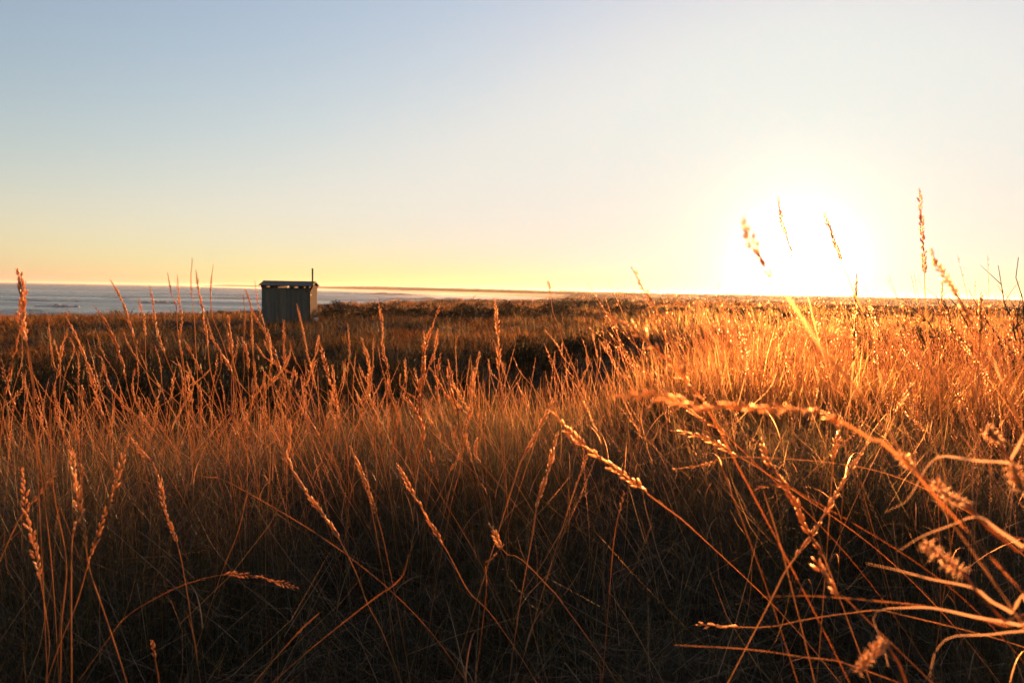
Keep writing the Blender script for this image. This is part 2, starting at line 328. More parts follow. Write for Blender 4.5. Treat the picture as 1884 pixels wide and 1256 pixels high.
def build_shed():
    D = 50.0
    PL = at(481.5, 560, D); PR = at(571.0, 560, D)          # the two front corners, at the same depth
    w = PR[0] - PL[0]; dep = 1.75; cx = PL[0]
    z0 = float(height(PL[0] + w / 2, D)) - 0.05
    zt = at(526, 524.5, D)[2]                               # eaves
    root = empty('wooden_shed', (cx, D, z0)); root.rotation_euler = (0, 0, R(0.0))
    tag(root, 'small grey board shed with low tin roof standing alone above the sea', 'shed')
    H = zt - z0
    def part(name, mb, m, par=root): return link(name, mb.mesh(name, m), par)
    rs = random.Random(3)
    nb = 24; bw = w / nb; hb = H - 0.175
    x = 0.0
    shared = {}
    def board(x0, x1, y0, y1, ztop, zb=0.0):
        key = (round(x1 - x0, 3), round(y1 - y0, 3), round(ztop, 2))
        if key not in shared:
            m = MB(); m.box((0.004, 0, 0), (x1 - x0 - 0.004, y1 - y0, ztop)); shared[key] = m.mesh('board', M_BOARD)
        link('board', shared[key], root, (x0, y0, zb))
    for k in range(nb):                                       # front and back boards, a ventilation gap left under the eaves
        x0 = k * bw; dz = rs.choice((0, 0.012, -0.012))
        board(x0, x0 + bw, rs.choice((-0.006, 0.0, 0.004)) - 0.022, -0.0, hb + dz)
        board(x0, x0 + bw, dep, dep + 0.022, hb + dz)
    ns = 11; sw = (dep - 0.02) / ns
    for side in (0, 1):
        for k in range(ns):                                   # side boards reach into the gable
            y0 = 0.01 + k * sw
            gz = 0.20 * (1 - abs((y0 + sw / 2) - dep / 2) / (dep / 2))
            off = rs.choice((0.0, 0.012))
            key = ('s', k % 3, round(gz, 2))
            if key not in shared:
                m = MB(); m.box((0, 0.012, 0), (0.022, sw - 0.012, H - 0.09 + gz)); shared[key] = m.mesh('board', M_SIDE)
            link('board', shared[key], root, (w - 0.02 + off if side else -0.002 - off, y0, 0))
    for (x0, y0) in ((0.03, 0.03), (w - 0.10, 0.03), (0.03, dep - 0.10), (w - 0.10, dep - 0.10)):
        m = MB(); m.box((0, 0, 0), (0.07, 0.07, H - 0.02)); link('corner_post', m.mesh('corner_post', M_FRAME), root, (x0, y0, 0))
    # roof: two shallow slopes of corrugated sheet, ridge along the front
    ov, rise, t = 0.17, 0.24, 0.02
    roof = link('roof', None, root, (0, 0, 0))
    for s in (0, 1):
        n = 84; xs = np.linspace(-ov, w + ov - 0.02, n); cz = 0.012 * np.sin(np.arange(n) * math.pi / 2)
        ye, yr = (-0.2, dep / 2) if s == 0 else (dep + 0.2, dep / 2)
        slope = rise / (dep / 2); ze = H - 0.2 * slope + 0.02; zr = H + rise + 0.02
        V = []
        for (yy, zz) in ((ye, ze), (yr, zr)):
            for tt in (0, t): V.append(np.stack([xs, np.full(n, yy), zz + cz + tt], -1))
        V = np.concatenate(V); i = np.arange(n - 1)
        q4 = [np.stack([i + a * n, i + 1 + a * n, i + 1 + b * n, i + b * n], -1) for a, b in ((0, 2), (3, 1), (1, 0), (2, 3))]
        e = [(0, 2*n, 3*n, n), (n-1, 2*n-1, 4*n-1, 3*n-1)]
        m = MB(); m.add(V, np.concatenate(q4 + [np.array(e)])); link('roof_sheet', m.mesh('roof_sheet', M_ROOF), roof)
    m = MB(); m.box((-ov - 0.02, dep/2 - 0.09, H + rise + 0.035), (w + ov, dep/2 + 0.09, H + rise + 0.055)); link('ridge_cap', m.mesh('ridge_cap', M_ROOF), roof)
    for fx in (0.02, 0.20, 0.335, 0.60, 0.78, 0.93, 0.985):     # rafters bridge the ventilation gap
        m = MB(); m.box((-0.045, -0.2, H - 0.185), (0.045, dep + 0.2, H - 0.02)); link('rafter', m.mesh('rafter', M_FRAME), root, (fx * w, 0, 0))
    m = MB(); m.box((0.0, -0.05, H - 0.23), (w, -0.030, H - 0.19)); part('top_rail', m, M_FRAME)
    # slatted vent high at the front corner
    vent = link('vent', None, root, (0, 0, 0))
    for k in range(5):
        m = MB(); m.box((0, 0, 0), (0.045, 0.02, 0.24)); link('slat', m.mesh('slat', M_ROOF), vent, (w * 0.905 + k * 0.072, -0.052, H - 0.42))
    m = MB(); m.box((w*0.895, -0.030, H - 0.45), (w*0.995, -0.028, H - 0.16)); link('vent_backing', m.mesh('vent_backing', M_FRAME), vent)
    # stove pipe: up the corner, a slanting offset, then a straight stack above the roof
    xa = w + 0.0; xb = at(577.5, 520, D)[0] - cx; yp = -0.14
    ztop = at(577.5, 495, D)[2] - z0; zb1 = at(571, 535, D)[2] - z0; zb2 = at(576, 527, D)[2] - z0
    m = MB(); m.tube([(xa, yp, -0.2), (xa, yp, zb1 - 0.05), (xa + 0.02, yp, zb1), (xb - 0.03, yp - 0.16, zb2), (xb, yp - 0.2, zb2 + 0.06), (xb, yp - 0.2, ztop)], 0.055, 10)
    pipe = part('stove_pipe', m, M_PIPE)
    for zz in (0.5, zb1 - 0.3):
        m = MB(); m.box((xa - 0.07, yp - 0.07, zz), (xa + 0.07, yp + 0.12, zz + 0.04)); link('pipe_bracket', m.mesh('pipe_bracket', M_PIPE), pipe)
    m = MB(); m.tube([(xb, yp - 0.2, ztop), (xb, yp - 0.2, ztop + 0.035)], 0.07, 10); link('pipe_collar', m.mesh('pipe_collar', M_PIPE), pipe)
build_shed()

# ------------------------------------------------------------------ grass
def blades(P, L, Wd, lean, az, curl, segs=3, wdir=None):
    "N curved tapering strips; P (N,3)"
    n = len(P); V = np.zeros((n, segs * 2 + 1, 3), np.float32)
    dx, dy = np.cos(az), np.sin(az)
    wa = az + np.pi / 2 + rng.normal(0, 0.7, n) if wdir is None else wdir
    wx, wy = np.cos(wa), np.sin(wa)
    for k in range(segs + 1):
        t = k / segs
        ang = lean + curl * t * 0.5
        hor = np.sin(ang) * t * L; ver = np.cos(ang) * t * L
        c = np.stack([P[:, 0] + dx * hor, P[:, 1] + dy * hor, P[:, 2] + ver], -1)
        if k == segs: V[:, -1] = c
        else:
            wv = np.stack([wx, wy, np.zeros(n)], -1) * (Wd * (1 - 0.6 * t) * 0.5)[:, None]
            V[:, 2*k] = c - wv; V[:, 2*k+1] = c + wv
    m = segs * 2 + 1; b = (np.arange(n) * m)[:, None]
    Q = [np.stack([b[:, 0] + 2*k, b[:, 0] + 2*k+1, b[:, 0] + 2*k+3, b[:, 0] + 2*k+2], -1) for k in range(segs - 1)]
    T = np.stack([b[:, 0] + 2*segs-2, b[:, 0] + 2*segs-1, b[:, 0] + 2*segs], -1)
    return V.reshape(-1, 3), np.concatenate(Q) if Q else np.zeros((0, 4), int), T, m
def sector(n, ra, rb, a0, a1, power=0.5):
    "n points in a fan in front of the camera; power 0.5 is even per area, 0 even per log distance"
    u = rng.random(n); th = np.radians(rng.uniform(a0, a1, n))
    r = ra * (rb / ra) ** u if power == 0 else np.sqrt(ra**2 + u * (rb**2 - ra**2))
    return r * np.sin(th), r * np.cos(th), r, np.degrees(th)

def near_mat():
    "the matted grass round the photographer's feet, blade by blade"
    VV, QQ, TT, RN, off = [], [], [], [], 0
    def put(V, Q, T, m, rnd):
        nonlocal off
        VV.append(V); QQ.append(Q + off); TT.append(T + off); RN.append(np.repeat(rnd, m)); off += len(V)
    # fine upright-ish blades
    for n, ra, rb, l0, l1, w0, w1, le, cu, rsh in ((80000, 0.75, 3.2, 0.16, 0.44, .0011, .0026, 0.75, 1.4, 0.0), (100000, 3.0, 6.2, 0.14, 0.40, .0014, .0030, 0.72, 1.4, 0.03),
                                                   (38000, 0.8, 3.6, 0.26, 0.60, .0011, .0022, 1.0, 0.8, 0.05)):
        x, y, r, th = sector(n, ra, rb, -47, 47)
        cl = fbm(x * 2.2, y * 2.2, 3)
        keep = rng.random(n) < np.clip(0.68 + 1.7 * cl, 0.10, 1); x, y, r, cl = x[keep], y[keep], r[keep], cl[keep]; n = len(x)
        P = np.stack([x, y, height(x, y) - 0.02], -1)
        L = rng.uniform(l0, l1, n) * (0.9 + 0.8 * np.clip(cl, -0.4, 0.5))
        lean = np.abs(rng.normal(0, le, n)).clip(0, 1.35); az = rng.normal(2.6, 1.5, n)
        rnd = np.clip(rng.beta(1.4, 2.4, n) + rsh + 0.40 * cl, 0, 1)
        put(*blades(P, L, rng.uniform(w0, w1, n), lean, az, rng.normal(0.6, cu, n).clip(-0.5, 2.2), 4 if l1 > 0.5 else 3), rnd)
    # pale broken straws lying through the mat
    n = 42000; x, y, r, th = sector(n, 0.75, 4.6, -46, 46)
    P = np.stack([x, y, height(x, y) + rng.uniform(0.06, 0.34, n) * (0.8 + 0.9 * fbm(x * 2.2, y * 2.2, 3))], -1)
    put(*blades(P, rng.uniform(0.06, 0.28, n), rng.uniform(.0008, .0018, n), rng.uniform(0.7, 1.9, n), rng.uniform(0, 6.28, n), rng.normal(0, 1.0, n), 3), rng.beta(2.2, 1.6, n))
    n = 9000; x, y, r, th = sector(n, 1.3, 5.0, -46, 46)
    P = np.stack([x, y, height(x, y) + rng.uniform(0.10, 0.40, n) * (0.8 + 0.9 * fbm(x * 2.2, y * 2.2, 3))], -1)
    put(*blades(P, rng.uniform(0.08, 0.34, n), rng.uniform(.0008, .0015, n), rng.uniform(0.3, 1.9, n), rng.uniform(0, 6.28, n), rng.normal(0, 1.4, n), 4), rng.uniform(0.72, 1.0, n))
    n = 5200; x, y, r, th = sector(n, 0.8, 4.2, -45, 45)
    P = np.stack([x, y, height(x, y) + rng.uniform(0.05, 0.34, n)], -1)
    put(*blades(P, rng.uniform(0.12, 0.5, n), rng.uniform(.0014, .003, n), rng.uniform(0.9, 1.7, n), rng.uniform(0, 6.28, n), rng.normal(0, 0.5, n), 3), rng.uniform(0.7, 1.0, n))
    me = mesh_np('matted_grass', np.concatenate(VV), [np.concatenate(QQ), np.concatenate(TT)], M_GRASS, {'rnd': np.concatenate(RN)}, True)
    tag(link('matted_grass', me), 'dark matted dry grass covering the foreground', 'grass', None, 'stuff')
near_mat()

def scatter_group():
    ng = bpy.data.node_groups.new('scatter_tufts', 'GeometryNodeTree')
    ng.interface.new_socket('Geometry', in_out='INPUT', socket_type='NodeSocketGeometry'); ng.interface.new_socket('Geometry', in_out='OUTPUT', socket_type='NodeSocketGeometry')
    gi = N(ng, 'NodeGroupInput'); go = N(ng, 'NodeGroupOutput')
    def attr(nm, dt): a = N(ng, 'GeometryNodeInputNamedAttribute', data_type=dt); a.inputs['Name'].default_value = nm; return a.outputs['Attribute']
    sepn = N(ng, 'GeometryNodeSeparateGeometry', domain='POINT'); ng.links.new(gi.outputs[0], sepn.inputs['Geometry'])
    cmp_ = N(ng, 'FunctionNodeCompare', data_type='FLOAT', operation='GREATER_THAN'); cmp_.inputs['B'].default_value = 0.5
    ng.links.new(attr('spot', 'FLOAT'), cmp_.inputs['A']); ng.links.new(cmp_.outputs[0], sepn.inputs['Selection'])
    mp = N(ng, 'GeometryNodeMeshToPoints'); ng.links.new(sepn.outputs['Selection'], mp.inputs['Mesh'])
    iop = N(ng, 'GeometryNodeInstanceOnPoints'); ng.links.new(mp.outputs[0], iop.inputs['Points']); ng.links.new(sepn.outputs['Inverted'], iop.inputs['Instance'])
    e2r = N(ng, 'FunctionNodeEulerToRotation'); ng.links.new(attr('turn', 'FLOAT_VECTOR'), e2r.inputs[0]); ng.links.new(e2r.outputs[0], iop.inputs['Rotation'])
    ng.links.new(attr('size', 'FLOAT_VECTOR'), iop.inputs['Scale']); ng.links.new(iop.outputs[0], go.inputs[0])
    return ng
SCATTER = scatter_group()
def scatter(name, tuft, pts, turn, size, m, label, cat):
    "one mass: a tuft's mesh repeated on many spots"
    V, F, rnd = tuft
    n = len(V); k = len(pts)
    allV = np.concatenate([V, pts])
    z = np.zeros((n, 3))
    at_ = {'spot': np.r_[np.zeros(n), np.ones(k)], 'rnd': np.r_[rnd, np.zeros(k)], 'turn': np.concatenate([z, turn]), 'size': np.concatenate([z, size])}
    me = mesh_np(name, allV, F, m, at_, True)
    o = link(name, me); md = o.modifiers.new('scatter', 'NODES'); md.node_group = SCATTER
    return tag(o, label, cat, None, 'stuff')
def tuft(n, rad, l0, l1, w, le, cu, segs=3, bias=None):
    a = rng.uniform(0, 6.28, n); r = rad * np.sqrt(rng.random(n))
    P = np.stack([r * np.cos(a), r * np.sin(a), np.full(n, -0.03)], -1)
    az = a + rng.normal(0, 0.8, n)
    V, Q, T, m = blades(P, rng.uniform(l0, l1, n), rng.uniform(0.6, 1.2, n) * w, np.abs(rng.normal(0, le, n)), az, rng.normal(0.5, cu, n), segs)
    return V, [Q, T], np.repeat(rng.beta(2, 2, n), m)
def spots(n, ra, rb, a0=-50, a1=50, power=0, dens=None, s0=0.8, s1=1.3, tilt=0.12, wind=0.10):
    x, y, r, th = sector(n, ra, rb, a0, a1, power)
    z = height(x, y); keep = z > 0.6
    if dens is not None: keep &= rng.random(n) < dens(x, y, r, th)
    x, y, z, r = x[keep], y[keep], z[keep], r[keep]; k = len(x)
    tu = np.stack([rng.normal(0, tilt, k), rng.normal(-wind, tilt, k), rng.uniform(-0.9, 0.9, k)], -1)
    s = rng.uniform(s0, s1, k); return np.stack([x, y, z], -1), tu, np.stack([s, s, s * rng.uniform(0.8, 1.2, k)], -1), r

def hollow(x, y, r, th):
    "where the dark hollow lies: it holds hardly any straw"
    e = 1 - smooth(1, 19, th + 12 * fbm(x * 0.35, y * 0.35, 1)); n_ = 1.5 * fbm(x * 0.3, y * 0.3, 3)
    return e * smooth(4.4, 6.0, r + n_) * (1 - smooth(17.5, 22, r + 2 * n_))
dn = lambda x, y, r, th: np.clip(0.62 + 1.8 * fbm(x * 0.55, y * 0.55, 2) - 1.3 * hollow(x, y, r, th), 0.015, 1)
p, tu, sz, r_ = spots(9000, 5.5, 32, dens=dn); scatter('dune_grass', tuft(46, 0.14, 0.18, 0.50, .0040, 0.42, 0.8), p, tu, sz * rng.uniform(0.6, 1.3, len(sz))[:, None], M_FIELD, 'orange backlit straw grass across the near dune', 'grass')
p, tu, sz, r_ = spots(9000, 24, 130, dens=lambda x, y, r, th: np.clip(0.8 + 1.2 * fbm(x * 0.22, y * 0.22, 3), 0.15, 1), s0=0.55, s1=1.6); sz = sz * (0.9 + r_ / 90)[:, None]; scatter('meadow_grass', tuft(40, 0.22, 0.30, 0.55, .012, 0.30, 0.4, 2), p, tu, sz * np.array((1.3, 1.3, 0.52)), M_FIELD, 'low orange grass on the open dune field around the shed', 'grass')
p, tu, sz, r_ = spots(900, 22, 110, s0=0.7, s1=1.7); scatter('field_tussocks', tuft(70, 0.30, 0.35, 0.75, .010, 0.42, 0.7, 3), p, tu, sz * (0.8 + r_ / 120)[:, None] * np.array((1.2, 1.2, 0.8)), M_GRASS, 'darker grass tussocks dotted over the open field', 'grass')
p, tu, sz, r_ = spots(2600, 100, 900); sz = sz * (1.2 + r_ / 120)[:, None]; scatter('far_grass', tuft(40, 0.5, 0.25, 0.5, .04, 0.35, 0.3, 2), p, tu, sz * np.array((2, 2, 0.5)), M_FIELD, 'distant tawny grass on the flat land behind the bay', 'grass')
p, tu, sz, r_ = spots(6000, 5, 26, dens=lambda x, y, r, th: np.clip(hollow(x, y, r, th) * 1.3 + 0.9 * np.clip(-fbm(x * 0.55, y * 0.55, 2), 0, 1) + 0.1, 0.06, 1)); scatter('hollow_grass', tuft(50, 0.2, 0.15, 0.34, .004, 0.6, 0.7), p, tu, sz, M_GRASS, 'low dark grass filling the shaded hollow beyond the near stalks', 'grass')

# ------------------------------------------------------------------ shrubs
def shrub_mesh(seed, n, flat=0.55, leaf=0.05):
    "a dome of leafy clumps about one metre in radius, with gaps and stray shoots"
    rs = np.random.default_rng(seed)
    nc = 26; a = rs.uniform(0, 6.28, nc); q = np.sqrt(rs.random(nc)) * 0.8; zc = flat * (1 - q**2) * rs.uniform(0.35, 1.0, nc)
    C = np.stack([q * np.cos(a), q * np.sin(a), zc], -1); cr = rs.uniform(0.14, 0.30, nc)
    k = rs.integers(0, nc, n); d = rs.standard_normal((n, 3)); d /= np.linalg.norm(d, axis=1)[:, None]
    P = C[k] + d * (cr[k] * rs.uniform(0.5, 1.12, n) ** 0.6)[:, None] * np.array((1, 1, 0.75)); P[:, 2] = np.abs(P[:, 2])
    u = rs.standard_normal((n, 3)) + d * 0.8 + np.array((0, 0, 0.6)); u /= np.linalg.norm(u, axis=1)[:, None]
    v = np.cross(u, rs.standard_normal((n, 3))); v /= np.linalg.norm(v, axis=1)[:, None]
    L = rs.uniform(0.6, 1.4, n)[:, None] * leaf
    V = np.stack([P, P + u * L * 0.5 + v * L * 0.28, P + u * L, P + u * L * 0.5 - v * L * 0.28], 1).reshape(-1, 3)
    Q = np.arange(n * 4).reshape(n, 4)
    m = MB()
    for i in range(9):
        c = C[rs.integers(0, nc)]; m.tube([(c[0]*0.15, c[1]*0.15, -0.15), (c[0]*0.6, c[1]*0.6, c[2]*0.55), tuple(c)], [0.022, 0.014, 0.006], 4)
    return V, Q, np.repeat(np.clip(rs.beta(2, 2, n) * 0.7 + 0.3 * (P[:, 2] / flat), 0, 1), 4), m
_sh = []
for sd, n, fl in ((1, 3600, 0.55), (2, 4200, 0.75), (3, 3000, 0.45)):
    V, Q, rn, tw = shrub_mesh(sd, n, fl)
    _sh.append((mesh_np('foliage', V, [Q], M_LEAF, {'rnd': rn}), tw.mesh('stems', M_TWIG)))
def shrub(px0, px1, ptop, dist, label, var, group=None, name='dune_shrub'):
    xm = at((px0 + px1) / 2, ptop, dist); hw = (at(px1, ptop, dist)[0] - at(px0, ptop, dist)[0]) / 2
    z = float(height(xm[0], dist)); hz = max(xm[2] - z, 0.25)
    fl = (0.55, 0.75, 0.45)[var]
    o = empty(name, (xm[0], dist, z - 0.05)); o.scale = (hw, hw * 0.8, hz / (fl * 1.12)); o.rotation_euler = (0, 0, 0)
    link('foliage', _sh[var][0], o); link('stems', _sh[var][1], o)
    return tag(o, label, 'shrub', group or 'dark shrubs on the dunes')
SHRUBS = [
 (583, 676, 551, 62, 'dark low shrub right behind the shed\'s right corner', 0), (650, 750, 556, 60, 'dark shrub second from the shed, in the band along the dune', 2),
 (722, 838, 557, 58, 'flat dark shrub midway along the band right of the shed', 2), (812, 928, 556, 60, 'dark shrub in the band below the bright surf', 0),
 (892, 1000, 553, 62, 'dark shrub behind the tall stalk at the middle of the band', 0), (968, 1095, 546, 66, 'tallest dark shrub at the right end of the band', 1),
 (1040, 1130, 546, 90, 'round dark shrub against the far shore, end of the bay', 1), (1100, 1175, 547, 120, 'small dark shrub on the flat land left of the sun', 0),
 (1110, 1190, 556, 70, 'low dark shrub where the band meets the sunlit grass', 2),
 (925, 1020, 612, 23, 'dark shrub in the hollow just right of the tallest central stalk', 0), (1010, 1110, 606, 24, 'broad dark shrub in the centre hollow', 1), (1090, 1185, 598, 26, 'dark shrub at the hollow\'s right rim, below the sunlit ridge', 0),
 (800, 925, 650, 14.5, 'round dark shrub low in the middle hollow', 1), (690, 800, 655, 14, 'dark shrub left of the round one in the middle hollow', 0), (575, 690, 650, 15, 'dark shrub in the hollow below the shed\'s right side', 2),
 (420, 560, 648, 15, 'dark shrub in the hollow straight below the shed', 0), (300, 430, 640, 15.5, 'dark shrub in the hollow left of the shed', 2), (190, 320, 640, 15, 'dark shrub in the left hollow under the sea', 1),
 (80, 205, 648, 14.5, 'broad dark shrub in the hollow at far left', 0), (-40, 95, 655, 14, 'dark shrub cut by the photo\'s left edge', 2),
 (678, 712, 553.5, 95, 'tiny dark shrub on the dune crest before the bay', 1), (716, 742, 554.5, 97, 'smallest dark shrub on the dune crest before the bay', 0), (868, 900, 555, 100, 'small dark shrub on the crest below the far headland', 0),
 (1640, 1790, 596, 15, 'dark bushy clump right of the sun among backlit stalks', 0), (1780, 1900, 618, 11, 'dark shrub in shade at the photo\'s right edge', 1), (1560, 1680, 606, 13, 'dark clump under the twin stalks right of the sun', 2),
 (1230, 1340, 612, 14, 'low dark clump in the sunlit grass left of the sun', 2), (1390, 1500, 640, 9.5, 'low dark clump straight below the sun', 2), (1180, 1290, 655, 8.5, 'dark clump at the near end of the sunlit slope', 0),
]
for a in SHRUBS: shrub(*a)
# bare twiggy bush on the right-hand skyline
def bare_bush(px, py, dist, label, n, spread, seed):
    rs = np.random.default_rng(seed); b = at(px, py, dist); z = float(height(b[0], dist))
    o = empty('bare_bush', (b[0], dist, z)); H = b[2] - z
    for k in range(n):
        az = rs.uniform(0, 6.28); L = H * rs.uniform(0.8, 1.35); lean = rs.uniform(0.15, spread); m = MB()
        p = np.array((0.0, 0, -0.05)); d = np.array((math.cos(az) * lean, 0.4 * math.sin(az) * lean, 1.0)); pts = [p]
        for j in range(7):
            d = d + rs.normal(0, 0.22, 3); d /= np.linalg.norm(d); p = p + d * L / 7; pts.append(p)
        m.tube(pts, np.linspace(0.016, 0.004, 8), 5)
        br = link('branch', m.mesh('branch', M_TWIG, True), o)
        m = MB()
        for j in range(6):
            i = rs.integers(2, 7); q0 = pts[i]; dd = d + rs.normal(0, 0.8, 3); dd /= np.linalg.norm(dd); l = L * rs.uniform(0.12, 0.3)
            m.tube([q0, q0 + dd * l * 0.5 + rs.normal(0, 0.015, 3), q0 + dd * l + rs.normal(0, 0.03, 3)], [0.006, 0.004, 0.0022], 4)
        tag(link('twigs', m.mesh('twigs', M_TWIG, True), br), kind='stuff')
    tag(o, label, 'bush', 'bare bushes on the skyline')
bare_bush(1830, 524, 9.0, 'bare twiggy bush poking above the horizon at the right edge', 15, 1.5, 4)
bare_bush(1880, 526, 9.5, 'bare twigs on the skyline cut by the photo\'s right edge', 10, 1.5, 5)
bare_bush(1640, 541, 16.0, 'fine bare twigs on the skyline just right of the sun', 9, 1.2, 6)
V, Q, rn, tw = shrub_mesh(9, 260, 0.5, 0.16)
x, y, r, th = sector(6500, 48, 5200, -40, 48, 0); z = height(x, y); kp = (z > 1.0) & ((th > 7) | (r > 130)) & (rng.random(len(x)) < np.clip(0.5 + 1.6 * fbm(x * 0.02, y * 0.02, 1), 0, 1)); x, y, z, r = x[kp], y[kp], z[kp], r[kp]; k = len(x)
s = rng.uniform(0.5, 1.5, k) * (0.9 + r / 260)
scatter('far_scrub', (V, [Q], rn), np.stack([x, y, z - 0.1], -1), np.stack([np.zeros(k), np.zeros(k), rng.uniform(0, 6.28, k)], -1), np.stack([s * 1.8, s, np.minimum(s, 2.6) * 0.8], -1), M_LEAF, 'dark scrub scattered over the far flat land and headland', 'scrub')
# small pale stone by the shed's corner
rs = np.random.default_rng(5); m = MB(); u, v = np.meshgrid(np.linspace(0, 2*np.pi, 11)[:-1], np.linspace(0.15, np.pi - 0.15, 6)); rr = 0.16 * rs.uniform(0.8, 1.15, u.shape)
Vs = np.stack([rr * np.sin(v) * np.cos(u), rr * np.sin(v) * np.sin(u), 0.8 * rr * np.cos(v)], -1).reshape(-1, 3); i = np.arange(60).reshape(6, 10); nx = np.roll(i, -1, 1)
m.add(Vs, np.stack([i[:-1], i[1:], nx[1:], nx[:-1]], -1).reshape(-1, 4), [(0, a, a + 1) for a in range(1, 9)] + [(50, 50 + a + 1, 50 + a) for a in range(1, 9)])
M_STONE = principled('pale_stone', lambda t: ramp(t, noise(t, 20), [(0.3, (0.4, 0.34, 0.28)), (0.7, (0.6, 0.52, 0.44))]), 0.9)
st = link('pale_stone', m.mesh('pale_stone', M_STONE, True)); p = at(582, 583, 48.5); st.location = (p[0], p[1], float(height(p[0], p[1])) + 0.30); tag(st, 'small pale stone in the grass at the shed\'s right corner', 'stone')

# ------------------------------------------------------------------ seed stalks
def catmull(P, n):
    P = np.asarray(P, float)
    if len(P) == 2: t = np.linspace(0, 1, n)[:, None]; return P[0] * (1 - t) + P[1] * t
    Q = np.concatenate([[2*P[0]-P[1]], P, [2*P[-1]-P[-2]]]); s = np.r_[0, np.cumsum(np.linalg.norm(np.diff(P, axis=0), axis=1))]
    out = []
    for v in np.linspace(0, s[-1], n):
        i = min(max(np.searchsorted(s, v, 'right') - 1, 0), len(P) - 2); t = (v - s[i]) / (s[i+1] - s[i] + 1e-9); a, b, c, d = Q[i:i+4]
        out.append(0.5 * (2*b + (c-a)*t + (2*a-5*b+4*c-d)*t*t + (3*b-a-3*c+d)*t**3))
    return np.array(out)
_sk_t = np.array((0, 0.28, 0.7, 1.0)); 
def spikelets(mb, P, T, rs, length, wid, step, spread, taper=True):
    "seeds set alternately along the path P (tip first)"
    seg = np.r_[0, np.cumsum(np.linalg.norm(np.diff(P, axis=0), axis=1))]; tot = seg[-1]; plane = rs.uniform(0, 3.14); d = 0.0; k = 0
    while d < tot:
        i = min(np.searchsorted(seg, d, 'right') - 1, len(P) - 2); f = (d - seg[i]) / (seg[i+1] - seg[i] + 1e-9); p = P[i] * (1-f) + P[i+1] * f
        ax = P[i] - P[i+1]; ax /= np.linalg.norm(ax) + 1e-9                      # points to the tip
        u = np.cross(ax, (0.3, 0.9, 0.2)); u /= np.linalg.norm(u) + 1e-9; v = np.cross(ax, u)
        q = plane + (k % 2) * math.pi + rs.normal(0, 0.5) + 0.15 * k
        o = math.cos(q) * u + math.sin(q) * v
        g = (0.55 + 0.45 * min(1, d / (0.25 * tot + 1e-9))) if taper else 1.0; g *= rs.uniform(0.75, 1.2)
        a = spread * rs.uniform(0.5, 1.5); dr = ax * math.cos(a) + o * math.sin(a); L = length * g; w = wid * g
        s1 = np.cross(dr, ax + 0.01); s1 /= np.linalg.norm(s1) + 1e-9; s2 = np.cross(dr, s1)
        b = p + o * w * 0.35
        # three papery bracts round each seed, open at their edges
        for jb in range(3):
            qa = jb * 2.094 + q; e1 = math.cos(qa) * s1 + math.sin(qa) * s2; e2 = -math.sin(qa) * s1 + math.cos(qa) * s2
            c0 = b + dr * L * 0.42 + e1 * w * 0.34
            mb.add([b, c0 - e2 * w * 0.40 - e1 * w * 0.16, c0 + e1 * w * 0.06, c0 + e2 * w * 0.40 - e1 * w * 0.16, b + dr * L * rs.uniform(0.85, 1.1) + e1 * w * 0.14], (), [(0, 1, 2), (0, 2, 3), (1, 4, 2), (2, 4, 3)])
        d += step * rs.uniform(0.6, 1.4); k += 1
